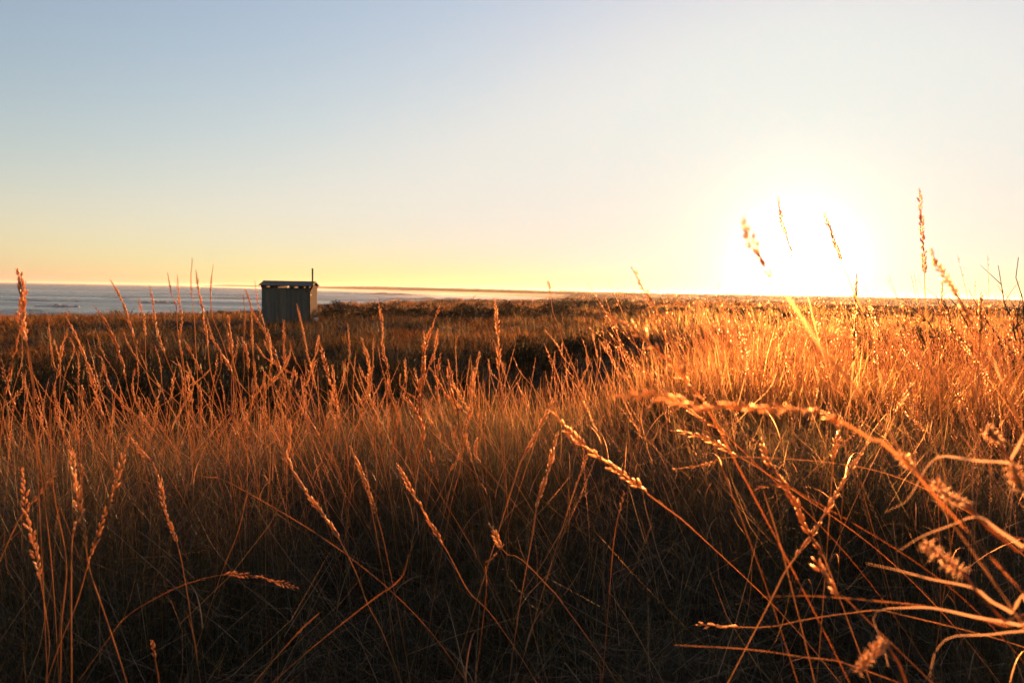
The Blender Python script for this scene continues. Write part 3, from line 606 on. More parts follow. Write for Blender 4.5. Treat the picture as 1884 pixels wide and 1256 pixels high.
def stalk(pts, dist, head=0.5, r=0.0011, seed=(0.0105, 0.0036, 0.0058, 0.33), label=None, group=None, name='seed_stalk', cat='grass stalk', dslope=0.0, rn=None, bare_tip=False, root=True, split=False):
    "pts: photo pixels, tip first; the foot goes on down to the ground"
    rs = np.random.default_rng(abs(hash((round(pts[0][0]), round(pts[0][1]), len(pts)))) % 2**32)
    P = [at(px, py, dist + dslope * i) for i, (px, py) in enumerate(pts)]
    d = P[-1] - P[-2]; d /= np.linalg.norm(d); zg = float(height(P[-1][0], P[-1][1]))
    if root and P[-1][2] > zg:
        L = P[-1][2] - zg + 0.03; dz = max(-d[2], 0.35); sx = np.clip(d[0] / dz, -0.6, 0.6) * rs.uniform(0.4, 1.0); sy = np.clip(d[1] / dz, -0.5, 0.5) * 0.5
        vv = np.array((sx, sy, -1.0)); vv /= np.linalg.norm(vv); p = P[-1]; st_ = 0.3 * L
        for f in (0.25, 0.55, 0.85):
            dd = d * (1 - f) + vv * f; dd /= np.linalg.norm(dd); q_ = p + dd * st_
            if q_[2] < zg + 0.05: break
            P.append(q_); p = q_
        P.append(p + vv * max(p[2] - zg + 0.03, 0.04) / -vv[2])
    P = [p + (rs.normal(0, 0.0014 * dist, 3) if 0 < i else 0) for i, p in enumerate(P)]
    C = catmull(P, 10 + 5 * len(P)); foot = C[-1].copy(); C = C - foot
    seg = np.r_[0, np.cumsum(np.linalg.norm(np.diff(C, axis=0), axis=1))]; vis = np.linalg.norm(np.diff(np.array([at(px, py, dist) for px, py in pts]), axis=0), axis=1).sum()
    o = empty(name, foot); rn = rs.uniform(0.35, 0.95) if rn is None else rn
    m = MB(); rad = r * (0.35 + 0.65 * np.clip(seg / (vis + 1e-9), 0, 1) ** 0.6) * (1 - 0.4 * smooth(0.8, 1.2, seg / (vis + 1e-9))); m.vane(C, rad); link('stem', m.mesh('stem', M_STALK, True, rn), o)
    tot = seg[-1]
    if dist > 0.9 and dist < 4 and rs.random() < 0.75:            # dry curled leaves from the stem's nodes
        for j in range(rs.integers(1, 4)):
            f = rs.uniform(0.45, 0.85); i = min(np.searchsorted(seg, tot * f), len(C) - 2); p = C[i]; L = rs.uniform(0.08, 0.22); az = rs.uniform(0, 6.28); ht = np.array((math.cos(az), math.sin(az), 0)); cu = rs.uniform(0.5, 2.6)
            t = np.linspace(0, 1, 7)[:, None]; ang = 0.35 + cu * t; Pt = p + np.cumsum(np.concatenate([ht * 0 + np.zeros((1, 3)), (ht * np.sin(ang) + np.array((0, 0, 1)) * np.cos(ang))[:-1] * L / 6]), 0)
            wv = np.cross(ht, (0, 0, 1)) * 0.0016 * (1 - t ** 2 * 0.95); V = np.concatenate([Pt - wv, Pt + wv + ht * 0.0007]); ii_ = np.arange(6); lm = MB(); lm.add(V, np.stack([ii_, ii_ + 1, ii_ + 8, ii_ + 7], -1)); link('leaf', lm.mesh('leaf', M_STALK, True, rs.uniform(0.3, 1)), o)
    if head > 0:
        k1 = rs.uniform(0.72, 1.25); seed = (seed[0] * k1, seed[1] * k1 * rs.uniform(0.8, 1.15), seed[2] * rs.uniform(0.7, 1.7), seed[3] * rs.uniform(0.7, 1.5)); head *= rs.uniform(0.85, 1.1)
        e = np.searchsorted(seg, vis * head); e = max(e, 3); hp = C[:e]
        m = MB(); spikelets(m, hp, None, rs, seed[0], seed[1], seed[2], seed[3])
        link('seed_head', m.mesh('seed_head', M_HEAD, True, rn), o)
    return tag(o, label, cat, group)
CROPS = {'A': (0, 460, .2548), 'B': (400, 560, .2706), 'C': (560, 480, .3185), 'D': (1100, 340, .4161), 'E': (0, 740, .4109), 'F': (620, 740, .4109), 'G': (1240, 740, .4107)}
def cp(c, *pts): x0, y0, k = CROPS[c]; return [(x0 + a * k, y0 + b * k) for a, b in pts]
BIG = (0.0135, 0.0056, 0.0040, 0.24); MID = (0.0115, 0.0048, 0.0038, 0.26); SMALL = (0.0100, 0.0037, 0.0046, 0.30)
GS = 'tall seed stalks'
ST = [  # crop, points tip to foot, distance, share of seeds, seed size, label
 ('A', ((130,150),(150,330),(160,520),(200,650),(235,900),(250,1200)), 1.3, 0.5, BIG, 'thick brown seed head at far left, rising above the sea horizon'),
 ('A', ((182,240),(170,450),(180,600),(215,800),(240,1000),(262,1240)), 1.45, 0.5, BIG, 'second thick stalk tangled with the leftmost tall one'),
 ('A', ((350,490),(365,640),(375,800),(420,880),(520,1010),(600,1150)), 2.6, 0.6, MID, 'kinked stalk at left ending just under the sea edge'),
 ('A', ((490,570),(460,700),(430,860),(385,980),(370,1150)), 2.6, 0.6, MID, 'stalk at left leaning right, making a V with its kinked neighbour'),
 ('A', ((485,490),(560,650),(620,800),(700,970),(800,1110),(880,1190)), 2.5, 0.75, MID, 'long curved stalk at left sweeping down to the right'),
 ('A', ((500,630),(545,760),(580,960),(600,1090),(640,1250)), 2.7, 0.4, SMALL, 'slim upright stalk beneath the long curved one at left'),
 ('A', ((690,410),(760,530),(830,660),(880,820),(920,980),(960,1150)), 2.7, 0.7, MID, 'bowed stalk touching the sea edge left of the shed'),
 ('A', ((700,600),(760,760),(820,880),(870,1000),(920,1130)), 2.9, 0.6, SMALL, 'dim stalk in the left hollow, left of the bowed pair'),
 ('A', ((800,220),(870,370),(940,500),(1000,680),(1040,850),(1080,960)), 2.6, 0.7, MID, 'stalk whose dark tip leans left across the sea horizon'),
 ('A', ((880,560),(920,680),(990,780),(1100,940),(1250,1080)), 2.8, 0.5, SMALL, 'arched stalk crossing behind the leaning one'),
 ('A', ((1080,260),(1100,390),(1130,520),(1180,720),(1240,880),(1300,1000)), 2.7, 0.7, MID, 'stalk with its tip just under the sea horizon, gently curved'),
 ('A', ((1005,350),(1015,400),(1030,520),(1050,700),(1070,860),(1110,1020),(1150,1180)), 2.9, 0.3, MID, 'stalk with a small knob of seeds against the surf'),
 ('A', ((1210,165),(1245,330),(1260,420),(1290,560),(1320,760)), 2.7, 0.55, SMALL, 'slim stalk whose tip breaks the horizon, leaning left'),
 ('A', ((1280,180),(1300,370),(1315,500),(1305,640),(1320,860),(1340,1100)), 2.6, 0.6, MID, 'slim stalk next to the left-leaning one at the horizon'),
 ('A', ((1388,65),(1390,250),(1400,440),(1405,520),(1412,700),(1420,900)), 2.8, 0.35, SMALL, 'tallest straight thin stalk left of the shed'),
 ('A', ((1415,150),(1440,320),(1460,440),(1490,640),(1510,820),(1550,1000),(1580,1160)), 2.3, 0.6, BIG, 'dark thick seed head beside the tallest thin stalk'),
 ('A', ((1540,110),(1520,250),(1515,370),(1550,500),(1600,650),(1650,800)), 2.6, 0.5, MID, 'stalk bent like a bow with its tip leaning right over the sea'),
 ('A', ((1498,500),(1540,650),(1620,780),(1700,910),(1760,980)), 2.5, 0.8, BIG, 'thick stalk slanting down right through the left crowd'),
 ('A', ((1645,480),(1660,650),(1690,830),(1720,960)), 2.6, 0.7, MID, 'short upright stalk in the lit grass left of the shed'),
 ('A', ((1720,620),(1690,800),(1680,900),(1690,1100)), 2.7, 0.5, SMALL, 'small stalk leaning right in the left crowd'),
 ('A', ((1755,320),(1765,480),(1768,700),(1750,900)), 2.8, 0.6, MID, 'straight stalk just left of the shed wall'),
 ('A', ((1805,380),(1815,560),(1835,760),(1845,1020)), 2.6, 0.6, MID, 'straight orange stalk touching the shed\'s left edge'),
 ('A', ((1120,690),(1150,830),(1185,990)), 3.0, 0.8, SMALL, 'short stalk in the dark gap of the left hollow'),
 ('A', ((1240,800),(1330,860),(1400,940),(1500,1050)), 2.6, 0.3, SMALL, 'thin stalk lying at a slant in the left crowd'),
 ('A', ((1330,650),(1400,780),(1470,900),(1520,1020)), 2.6, 0.8, MID, 'orange stalk slanting right below the dark thick head'),
 ('A', ((140,600),(100,720),(70,850),(40,1000),(20,1180)), 1.8, 0.8, BIG, 'lit stalk leaning right at the left edge'),
 ('A', ((15,800),(60,960),(110,1120),(170,1250)), 2.0, 0.8, BIG, 'lit stalk leaning left at the left edge, low down'),
 ('A', ((600,680),(620,800),(660,950),(700,1050)), 2.7, 0.7, MID, 'short stalk alongside the long curved one'),
 ('B', ((192,-100),(210,-20),(265,70),(330,180),(390,320),(420,420),(470,560),(560,700)), 2.4, 0.75, BIG, 'tall stalk just left of the shed, its tip above the roof line'),
 ('B', ((255,-160),(285,-10),(320,130),(350,300),(400,470),(470,660)), 2.6, 0.6, MID, 'slim stalk against the shed\'s left wall edge, dark at the tip'),
 ('B', ((540,0),(575,180),(620,380),(660,560),(720,760),(760,920)), 2.4, 0.6, BIG, 'orange stalk crossing the lower front of the shed'),
 ('B', ((690,235),(740,420),(790,600),(840,800),(880,960),(885,1180)), 2.4, 0.7, BIG, 'long stalk below the shed, curving down to the right'),
 ('B', ((690,220),(660,380),(600,520),(540,620)), 2.5, 0.9, MID, 'stalk meeting the long curving one at its tip, leaning right'),
 ('B', ((885,130),(885,300),(885,500),(885,640)), 2.8, 0.7, MID, 'straight vertical stalk right of the shed in dark grass'),
 ('B', ((940,320),(930,480),(930,660)), 2.8, 0.7, MID, 'shorter vertical stalk paired with the straight one'),
 ('B', ((985,240),(1020,420),(1050,600),(1075,780),(1110,980)), 2.5, 0.7, BIG, 'left-leaning stalk at the fork of a Y right of the shed'),
 ('B', ((1060,240),(1050,420),(1045,520),(1050,640)), 2.5, 0.8, MID, 'upright arm of the Y of stalks right of the shed'),
 ('B', ((1095,-30),(1115,120),(1140,300),(1155,470),(1180,640),(1200,800)), 2.4, 0.55, BIG, 'tall stalk right of the shed reaching the dark shrub band'),
 ('B', ((1090,280),(1120,460),(1165,580),(1210,700)), 2.5, 0.8, MID, 'stalk tucked behind the tall one right of the shed'),
 ('B', ((1510,20),(1475,130),(1420,300),(1400,480),(1385,660),(1390,860),(1370,1050)), 2.2, 0.8, BIG, 'tall stalk leaning right with its tip at the middle shrub band'),
 ('B', ((1405,190),(1398,400),(1380,620),(1400,900),(1410,1100)), 2.3, 0.75, BIG, 'straight stalk twined with the tall right-leaning one'),
 ('B', ((1250,610),(1290,700),(1340,830),(1350,900)), 2.3, 0.8, MID, 'short stalk leaning left at the centre of the near crowd'),
 ('B', ((320,470),(325,650),(330,800),(345,960)), 2.4, 0.7, BIG, 'upright stalk at the heart of the bright left crowd'),
 ('B', ((450,110),(450,300),(470,420),(500,600)), 2.6, 0.7, MID, 'stalk under the shed\'s left corner, upright'),
 ('B', ((490,250),(530,370),(570,470)), 2.8, 0.9, SMALL, 'fine beaded stalk in the dark below the shed'),
 ('B', ((230,30),(235,250),(255,450),(258,590)), 2.6, 0.5, MID, 'smooth straight stalk beside the shed\'s left foot'),
 ('B', ((75,90),(90,300),(110,480),(130,640)), 2.6, 0.6, MID, 'stalk in the lit field left of the shed, nearly upright'),
 ('B', ((935,1000),(970,1120),(1010,1240),(1040,1380)), 1.9, 0.8, BIG, 'bright stalk low in the centre foreground, leaning left'),
 ('B', ((950,610),(980,740),(1020,850)), 2.6, 0.9, SMALL, 'small leaning stalk below the Y of stalks'),
 ('B', ((870,380),(830,520),(800,640)), 2.7, 0.8, SMALL, 'thin right-leaning stalk left of the vertical pair'),
 ('C', ((1100,225),(1108,300),(1115,430),(1125,600),(1130,780),(1140,930)), 2.2, 0.6, BIG, 'tallest vertical stalk in the middle of the photo'),
 ('C', ((1145,590),(1135,640),(1120,700),(1130,860)), 2.25, 0.4, MID, 'short stalk clasping the tallest middle one at its waist'),
 ('C', ((1010,535),(990,680),(970,800),(935,930)), 2.4, 0.7, BIG, 'right-leaning stalk left of the tallest middle one'),
 ('C', ((830,580),(850,720),(880,860),(900,940)), 2.3, 0.9, BIG, 'bright left-leaning stalk near the photo\'s middle'),
 ('C', ((785,540),(770,680),(760,800),(750,900)), 2.3, 0.8, BIG, 'upright stalk left of the bright left-leaning one'),
 ('C', ((770,400),(740,540),(710,660)), 2.5, 0.9, MID, 'stalk running beside the tall right-leaning one'),
 ('C', ((1035,690),(1035,830),(1040,930)), 2.5, 0.7, SMALL, 'thin upright stalk between the right-leaning and the tallest middle ones'),
 ('C', ((1230,710),(1290,840),(1330,930)), 2.4, 0.9, MID, 'beaded stalk right of the tallest middle one, leaning left'),
 ('C', ((1405,120),(1412,170),(1440,290),(1465,380),(1500,480),(1530,560)), 3.0, 0.14, BIG, 'thin stalk with a small dark tuft at its tip over the far headland'),
 ('C', ((1390,400),(1450,480),(1500,560),(1560,640)), 3.4, 0.8, SMALL, 'sparkling stalk leaning left above the centre hollow shrub'),
 ('C', ((1720,360),(1745,480),(1790,580)), 3.6, 0.9, SMALL, 'beaded stalk before the hollow\'s right rim'),
 ('C', ((1660,400),(1690,560),(1700,700)), 3.4, 0.8, SMALL, 'upright sparkling stalk left of the hollow rim'),
 ('C', ((1605,450),(1650,560),(1690,680)), 3.3, 0.8, SMALL, 'left-leaning sparkling stalk in the centre-right crowd'),
 ('C', ((1210,560),(1240,640),(1330,740)), 2.8, 0.7, SMALL, 'arched thin stalk right of the tallest middle one'),
 ('C', ((1450,780),(1400,880),(1370,940),(1330,1060)), 2.2, 0.8, MID, 'right-leaning stalk with bright beads at the centre'),
 ('D', ((640,155),(660,230),(690,280),(720,320),(765,405),(840,490),(920,620),(1000,740),(1080,840),(1160,930)), 0.55, 0.32, (0.010, 0.0042, 0.0026, 0.42), 'blurred seed head standing before the white sun glow'),
 ('D', ((797,60),(830,200),(870,340),(930,520),(980,680)), 1.6, 0.5, MID, 'thin stalk tip above the sun, nearly lost in the glare'),
 ('D', ((1003,130),(1050,240),(1120,420),(1160,520),(1210,640),(1250,760),(1280,840)), 1.7, 0.3, MID, 'long thin stalk slanting through the right side of the glare'),
 ('D', ((1423,25),(1432,180),(1445,330),(1455,500),(1470,700),(1480,860)), 1.7, 0.55, SMALL, 'tallest stalk of all, upright against the sky right of the sun'),
 ('D', ((1470,295),(1510,380),(1560,440),(1600,520),(1640,600),(1700,680),(1750,780),(1800,900)), 0.7, 0.65, (0.010, 0.0042, 0.0030, 0.3), 'blurred brown stalk leaning left beside the tallest one'),
 ('D', ((1525,410),(1520,560),(1510,700),(1520,880)), 1.9, 0.9, BIG, 'beaded stalk rising behind the blurred one at right'),
 ('D', ((1145,400),(1140,560),(1130,720),(1120,860)), 2.0, 0.9, BIG, 'beaded upright stalk just right of the sun'),
 ('D', ((155,375),(200,460),(250,540),(300,640),(350,750)), 0.95, 0.5, (0.011, 0.004, 0.0036, 0.36), 'soft brown stalk left of the sun, tip over the flat land'),
 ('D', ((1695,480),(1695,650),(1690,800),(1665,950)), 1.5, 0.6, MID, 'bright upright stalk with its tip beside the bare bush'),
 ('D', ((30,560),(150,640),(220,700),(330,800),(400,880),(450,940),(520,1060)), 0.8, 0.9, (0.012, 0.0050, 0.0048, 0.4), 'blurred beaded stalk slanting through the sunlit grass'),
 ('D', ((80,940),(230,920),(350,950),(470,985),(600,980),(750,990),(950,1000),(1200,1110),(1450,1330)), 0.5, 0.7, (0.011, 0.0046, 0.0030, 0.4), 'blurred seed head lying almost level below the sun'),
 ('D', ((1580,670),(1650,750),(1720,840),(1800,960)), 2.1, 0.7, MID, 'beaded stalk slanting right in the shade under the tallest one'),
 ('D', ((1390,880),(1330,990),(1290,1070)), 2.0, 0.9, MID, 'right-leaning stalk low below the blurred brown one'),
 ('D', ((1200,515),(1215,640),(1225,760),(1260,900)), 2.2, 0.8, MID, 'stalk whose tip just passes the horizon right of the sun'),
 ('D', ((1300,545),(1370,660),(1440,740)), 3.4, 0.6, SMALL, 'thin stalk bending left in the brown tuft right of the sun'),
 ('E', ((230,30),(215,180),(245,420),(300,720),(280,1000),(265,1250)), 1.25, 0.0, BIG, 'bare bent stem in the left foreground'),
 ('E', ((320,230),(345,400),(350,500),(320,620),(320,900),(315,1250)), 1.2, 0.35, BIG, 'upright stalk of the crossing trio in the left foreground'),
 ('E', ((370,290),(350,480),(380,600),(410,740),(480,980),(560,1230)), 1.2, 0.4, BIG, 'stalk of the left foreground trio that runs down to the right'),
 ('E', ((575,150),(520,340),(450,540),(400,700),(340,900),(260,1120)), 1.25, 0.6, MID, 'right-leaning stalk of the crossing trio, left foreground'),
 ('E', ((590,165),(700,330),(740,480),(790,660),(840,860),(870,1050)), 1.5, 0.6, MID, 'dim stalk arching right beside the crossing trio'),
 ('E', ((100,300),(120,480),(150,640),(190,850),(220,1080),(215,1250)), 1.4, 0.5, MID, 'dim stalk left of the bare bent stem'),
 ('E', ((1330,830),(1150,780),(1000,770),(840,810),(700,870),(560,960),(480,1060)), 1.3, 0.35, SMALL, 'dim stalk arching to the right in the dark left foreground'),
 ('E', ((1215,110),(1280,230),(1360,370),(1440,500),(1509,600),(1590,760),(1650,900),(1710,1040)), 1.5, 0.6, BIG, 'bright thick stalk sloping down to the right below the left crowd'),
 ('E', ((250,310),(190,380),(130,460),(60,600)), 1.4, 0.6, SMALL, 'short right-leaning straw behind the bare bent stem'),
 ('E', ((1110,390),(1060,580),(1000,750)), 1.7, 0.0, SMALL, 'thin grey straw leaning right in the dark foreground'),
 ('E', ((680,1070),(700,1200),(705,1256)), 1.2, 0.4, BIG, 'reddish short stalk at the bottom edge, left'),
 ('E', ((880,325),(960,340),(1040,370)), 1.5, 0.0, BIG, 'pale broken straw lying level below the left crowd'),
 ('E', ((1430,940),(1310,1060)), 1.25, 0.0, BIG, 'pale broken straw slanting in the dark lower left'),
 ('F', ((270,280),(340,390),(420,540),(500,690),(600,840),(700,960)), 1.5, 0.6, BIG, 'bright stalk sloping down right in the centre foreground'),
 ('F', ((985,140),(940,300),(900,460),(875,600)), 1.7, 0.75, BIG, 'right-leaning lit stalk in the centre foreground'),
 ('F', ((960,40),(1080,160),(1200,260),(1320,360),(1420,430),(1500,490),(1600,570)), 1.3, 0.75, BIG, 'long bright seed head slanting down right at the centre'),
 ('F', ((1130,210),(1090,330),(1050,450)), 1.8, 0.95, MID, 'short right-leaning beaded stalk under the long slanting head'),
 ('F', ((60,200),(120,340),(165,470),(200,620)), 1.7, 0.75, BIG, 'left-leaning lit stalk at the centre-left foreground'),
 ('F', ((1285,405),(1245,580),(1225,780)), 1.5, 0.3, SMALL, 'thin reddish upright straw right of the centre foreground'),
 ('F', ((740,640),(715,650),(700,690),(675,720),(660,860)), 1.3, 0.35, (0.009, 0.006, 0.006, 0.8), 'tiny bright seed cluster in the dark centre foreground'),
 ('F', ((320,680),(290,780),(230,840),(150,890)), 1.3, 0.0, BIG, 'pale blade curved like a hook in the dark foreground'),
 ('F', ((965,0),(880,160),(820,270),(790,360)), 1.8, 0.8, BIG, 'right-leaning stalk below the tallest middle one'),
 ('F', ((600,0),(565,180),(540,300),(510,450)), 1.9, 0.5, MID, 'right-leaning stalk at the centre, lit at its upper half'),
 ('F', ((685,550),(750,660),(830,700),(960,830),(1010,890)), 1.4, 0.3, MID, 'bent straw lying right across the dark centre foreground'),
 ('F', ((300,-30),(370,60),(380,140),(370,250),(400,300)), 1.9, 0.8, BIG, 'thick clustered stalk left of the centre, low'),
 ('G', ((870,180),(800,290),(730,400),(670,510),(600,620),(500,760),(420,900)), 1.1, 0.7, BIG, 'right-leaning arm of the bright X of stalks, lower right'),
 ('G', ((390,180),(440,280),(500,370),(550,480),(600,580),(650,660),(700,780)), 1.1, 0.85, BIG, 'left-leaning arm of the bright X of stalks, lower right'),
 ('G', ((740,60),(730,160),(720,240),(710,350)), 1.4, 0.9, BIG, 'upright beaded stalk above the bright X'),
 ('G', ((640,715),(690,800),(760,880),(830,930)), 0.8, 0.9, (0.014, 0.006, 0.005, 0.35), 'thick broken seed head pointing left, lower right'),
 ('G', ((110,995),(400,1000),(600,970),(850,930),(1000,940)), 1.0, 0.15, SMALL, 'thin straw lying level across the lower right'),
 ('G', ((400,870),(600,870),(850,880),(1150,910),(1500,1000),(1640,1060)), 0.75, 0.0, MID, 'long pale straw lying level above the looped one, lower right'),
 ('G', ((0,1085),(350,1105),(600,1140),(820,1185)), 0.9, 0.0, MID, 'long pale straw lying level near the bottom edge'),
 ('G', ((0,300),(110,285),(200,265),(280,250)), 1.3, 0.9, SMALL, 'beaded stalk pointing left below the level blurred head'),
 ('G', ((0,125),(110,150),(200,190),(280,240),(340,270)), 1.3, 0.9, MID, 'bright beaded stalk fanning left from the sunlit tangle'),
 ('G', ((0,-20),(100,60),(200,130),(300,210)), 1.35, 0.9, MID, 'upper beaded stalk fanning left from the sunlit tangle'),
 ('G', ((370,385),(470,370),(500,380)), 1.0, 0.9, SMALL, 'short bent straw jutting left from the bright X'),
 ('G', ((400,395),(440,530),(480,640),(505,730)), 1.05, 0.0, BIG, 'reddish upright straw left of the bright X'),
]
for c, P, d, hd, sd, lab in ST:
    stalk(cp(c, *P), d, hd, (0.0018 if sd is BIG else 0.0014) * (0.72 if d < 1.7 else 1), sd, lab, GS)
# flat looping blades and fluffy heads close to the lens, lower right
def blade_thing(pts, dist, w, label, root=True):
    P = [at(px, py, dist + 0.01 * i) for i, (px, py) in enumerate(pts)]
    zg = float(height(P[-1][0], P[-1][1]))
    if root: P += [P[-1] + np.array((0.10, 0.02, -0.5 * (P[-1][2] - zg))), P[-1] + np.array((0.16, 0.04, -(P[-1][2] - zg) - 0.03))]
    C = catmull(P, 110); foot = C[-1].copy(); C -= foot; T = np.gradient(C, axis=0); n = len(C)
    S = np.cross(T, np.array((0.25, 1.0, 0.35))); S /= np.linalg.norm(S, axis=1)[:, None]; Nn = np.cross(T, S); Nn /= np.linalg.norm(Nn, axis=1)[:, None]
    ww = (w * np.minimum(1, np.linspace(0.05, 4.0, n)) * (1 - 0.3 * np.linspace(0, 1, n)))[:, None] / 2
    V = np.stack([C - S * ww, C + Nn * ww * 0.45, C + S * ww], 1).reshape(-1, 3); i = np.arange(n - 1)[:, None] * 3; k = np.arange(2)[None]
    Q = np.stack([i + k, i + k + 1, i + 4 + k, i + 3 + k], -1).reshape(-1, 4)      # a folded, channelled blade
    o = link('grass_blade', mesh_np('grass_blade', V, [Q], M_HEAD, {'rnd': np.full(len(V), 0.8)}, True), None, foot); return tag(o, label, 'grass blade', 'broad blades near the lens')
blade_thing(cp('G', (945,490),(1030,450),(1070,400),(1110,330),(1140,280),(1200,240),(1350,260),(1500,270),(1640,300)), 0.62, 0.0062, 'broad pale blade arching like a hook at the right edge')
blade_thing(cp('G', (1005,665),(1110,600),(1240,550),(1360,510),(1450,570),(1568,650),(1680,740)), 0.58, 0.0070, 'broad pale blade folded like a roof, lower right')
blade_thing(cp('G', (860,720),(1000,750),(1150,790),(1340,830),(1420,890),(1510,940),(1620,1040)), 0.60, 0.0058, 'pale blade sloping right under the fluffy seed head')
blade_thing(cp('G', (1145,1230),(1170,1120),(1240,1050),(1400,1040),(1568,1025),(1700,1060)), 0.62, 0.0058, 'pale blade curling down at the bottom right corner')
blade_thing(cp('G', (960,1180),(930,1060),(900,1000),(895,950),(940,925),(1000,920),(1160,920),(1350,960),(1560,1000),(1680,1060)), 0.66, 0.0056, 'pale blade bent in a loop near the bottom right')
def fluff(pts, dist, R_, label, stem):
    "bristly head: bristles standing out all round a short axis, on its own stem"
    P = [at(px, py, dist) for px, py in pts]; C = catmull(P, 14); rs = np.random.default_rng(int(pts[0][0]))
    S = [at(px, py, dist + 0.015 * (i + 1)) for i, (px, py) in enumerate(stem)]; zg = float(height(S[-1][0], S[-1][1])); S += [S[-1] + np.array((0.07, 0.02, -(S[-1][2] - zg) * 0.5)), S[-1] + np.array((0.1, 0.04, -(S[-1][2] - zg) - 0.03))]
    foot = S[-1].copy(); o = empty('fluffy_seed_head', foot); m = MB(); m.tube(catmull([C[-1]] + S, 26) - foot, 0.0011, 5); link('stem', m.mesh('stem', M_STALK, True, 0.7), o)
    m = MB(); n = 190; V = []; T = []
    for k in range(n):
        p = C[rs.integers(0, 14)] - foot; d = rs.standard_normal(3); d /= np.linalg.norm(d); s = np.cross(d, rs.standard_normal(3)); s /= np.linalg.norm(s); L = R_ * rs.uniform(0.5, 1.15)
        for q in (s, np.cross(d, s)): b = len(V); V += [p - q * 0.0005, p + q * 0.0005, p + d * L]; T.append((b, b + 1, b + 2))
    m.add(V, (), T); link('bristles', m.mesh('bristles', M_HEAD, False, 0.95), o)
    m = MB(); spikelets(m, C - foot, None, rs, 0.006, 0.0028, 0.002, 0.9, False); link('seed_core', m.mesh('seed_core', M_HEAD, True, 0.6), o)
    tag(o, label, 'seed head', 'fluffy seed heads near the lens')
fluff(cp('G', (1135,635),(1200,700),(1290,755)), 0.6, 0.011, 'largest fluffy seed head, under the roof-shaped blade at lower right', cp('G', (1340,830),(1500,1000),(1600,1120)))
fluff(cp('G', (1175,360),(1225,420),(1300,445)), 0.62, 0.009, 'fluffy seed head between the hooked and the roof-shaped blades', cp('G', (1400,560),(1568,690),(1680,800)))
fluff(cp('G', (1410,130),(1450,165)), 0.66, 0.009, 'small round fluffy head near the right edge, uppermost', cp('G', (1500,260),(1600,380),(1700,520)))
fluff(cp('G', (1520,290),(1560,390)), 0.6, 0.010, 'fluffy head cut by the right edge beside the hooked blade', cp('G', (1600,460),(1680,560),(1740,700)))
fluff(cp('G', (1005,235),(1060,280)), 0.66, 0.007, 'small fluffy head left of the hooked blade', cp('G', (1110,330),(1250,430),(1500,640),(1640,800)))
fluff(cp('G', (940,1075),(880,1130),(830,1200)), 0.6, 0.008, 'drooping fluffy head by the bottom edge at right', cp('G', (950,1090),(1000,1180),(1060,1300)))

# the crowds of like stalks
ONES = 'first second third fourth fifth sixth seventh eighth ninth tenth eleventh twelfth thirteenth fourteenth fifteenth sixteenth seventeenth eighteenth nineteenth'.split()
TENS = {2: ('twentieth', 'twenty'), 3: ('thirtieth', 'thirty'), 4: ('fortieth', 'forty'), 5: ('fiftieth', 'fifty'), 6: ('sixtieth', 'sixty')}
def ordinal(n): return ONES[n - 1] if n < 20 else TENS[n // 10][0] if n % 10 == 0 else TENS[n // 10][1] + '-' + ONES[n % 10 - 1]
def crowd(n, box, dist, colour, where, group, lens=(60, 150), lean=(-0.28, 0.5), seed=MID, r=0.001, key=0):
    rs = np.random.default_rng(900 + key); rows = []
    for k in range(n):
        px = rs.uniform(box[0], box[2]); py = box[1] + (box[3] - box[1]) * rs.beta(1.6, 1.2); d = rs.uniform(*dist)
        L = rs.uniform(*lens); a = np.clip(rs.normal((lean[0] + lean[1]) / 2, (lean[1] - lean[0]) / 3), -1.1, 1.1); c = rs.normal(0, 0.18)
        P = [(px, py), (px + L * .3 * math.sin(a), py + L * .3 * math.cos(a)), (px + L * .65 * math.sin(a + c), py + L * .65 * math.cos(a + c * .6)), (px + L * math.sin(a + c * 1.4), py + L * math.cos(a + c))]
        rows.append((P, d, rs.uniform(0.5, 0.95), a))
    rows.sort(key=lambda q: q[0][0][0])
    for k, (P, d, hd, a) in enumerate(rows):                     # told apart by lean and by the order of their tips
        pose = 'left-leaning' if a > 0.18 else 'right-leaning' if a < -0.18 else 'upright'
        stalk(P, d, hd, r * 1.3, seed, f'{pose} {colour} stalk, {ordinal(k + 1)} tip from the left {where}', group)
crowd(30, (10, 600, 340, 760), (2.4, 3.8), 'orange', 'in the loose crowd below the sea', 'loose crowd of stalks at far left', key=1)
crowd(48, (340, 590, 570, 800), (2.3, 3.8), 'orange', 'in the thick crowd below the shed', 'thick crowd of stalks below the shed', key=2)
crowd(40, (570, 640, 900, 830), (2.2, 3.8), 'orange', 'in the crowd right of the shed', 'middle crowd of stalks', key=3)
crowd(62, (930, 610, 1300, 780), (2.8, 5.0), 'fine sparkling', 'in the crowd left of the sun', 'sparkling stalks right of the middle', (50, 130), (-0.1, 0.75), SMALL, 0.0009, 4)
crowd(50, (1260, 590, 1660, 800), (2.4, 5.0), 'fine sparkling', 'in the crowd under the sun', 'sparkling stalks under the sun', (50, 130), (-0.2, 0.6), SMALL, 0.0009, 5)
crowd(26, (1640, 570, 1880, 800), (2.0, 4.0), 'brown backlit', 'in the crowd right of the sun', 'backlit stalks at far right', (60, 150), (-0.1, 0.6), MID, 0.001, 6)
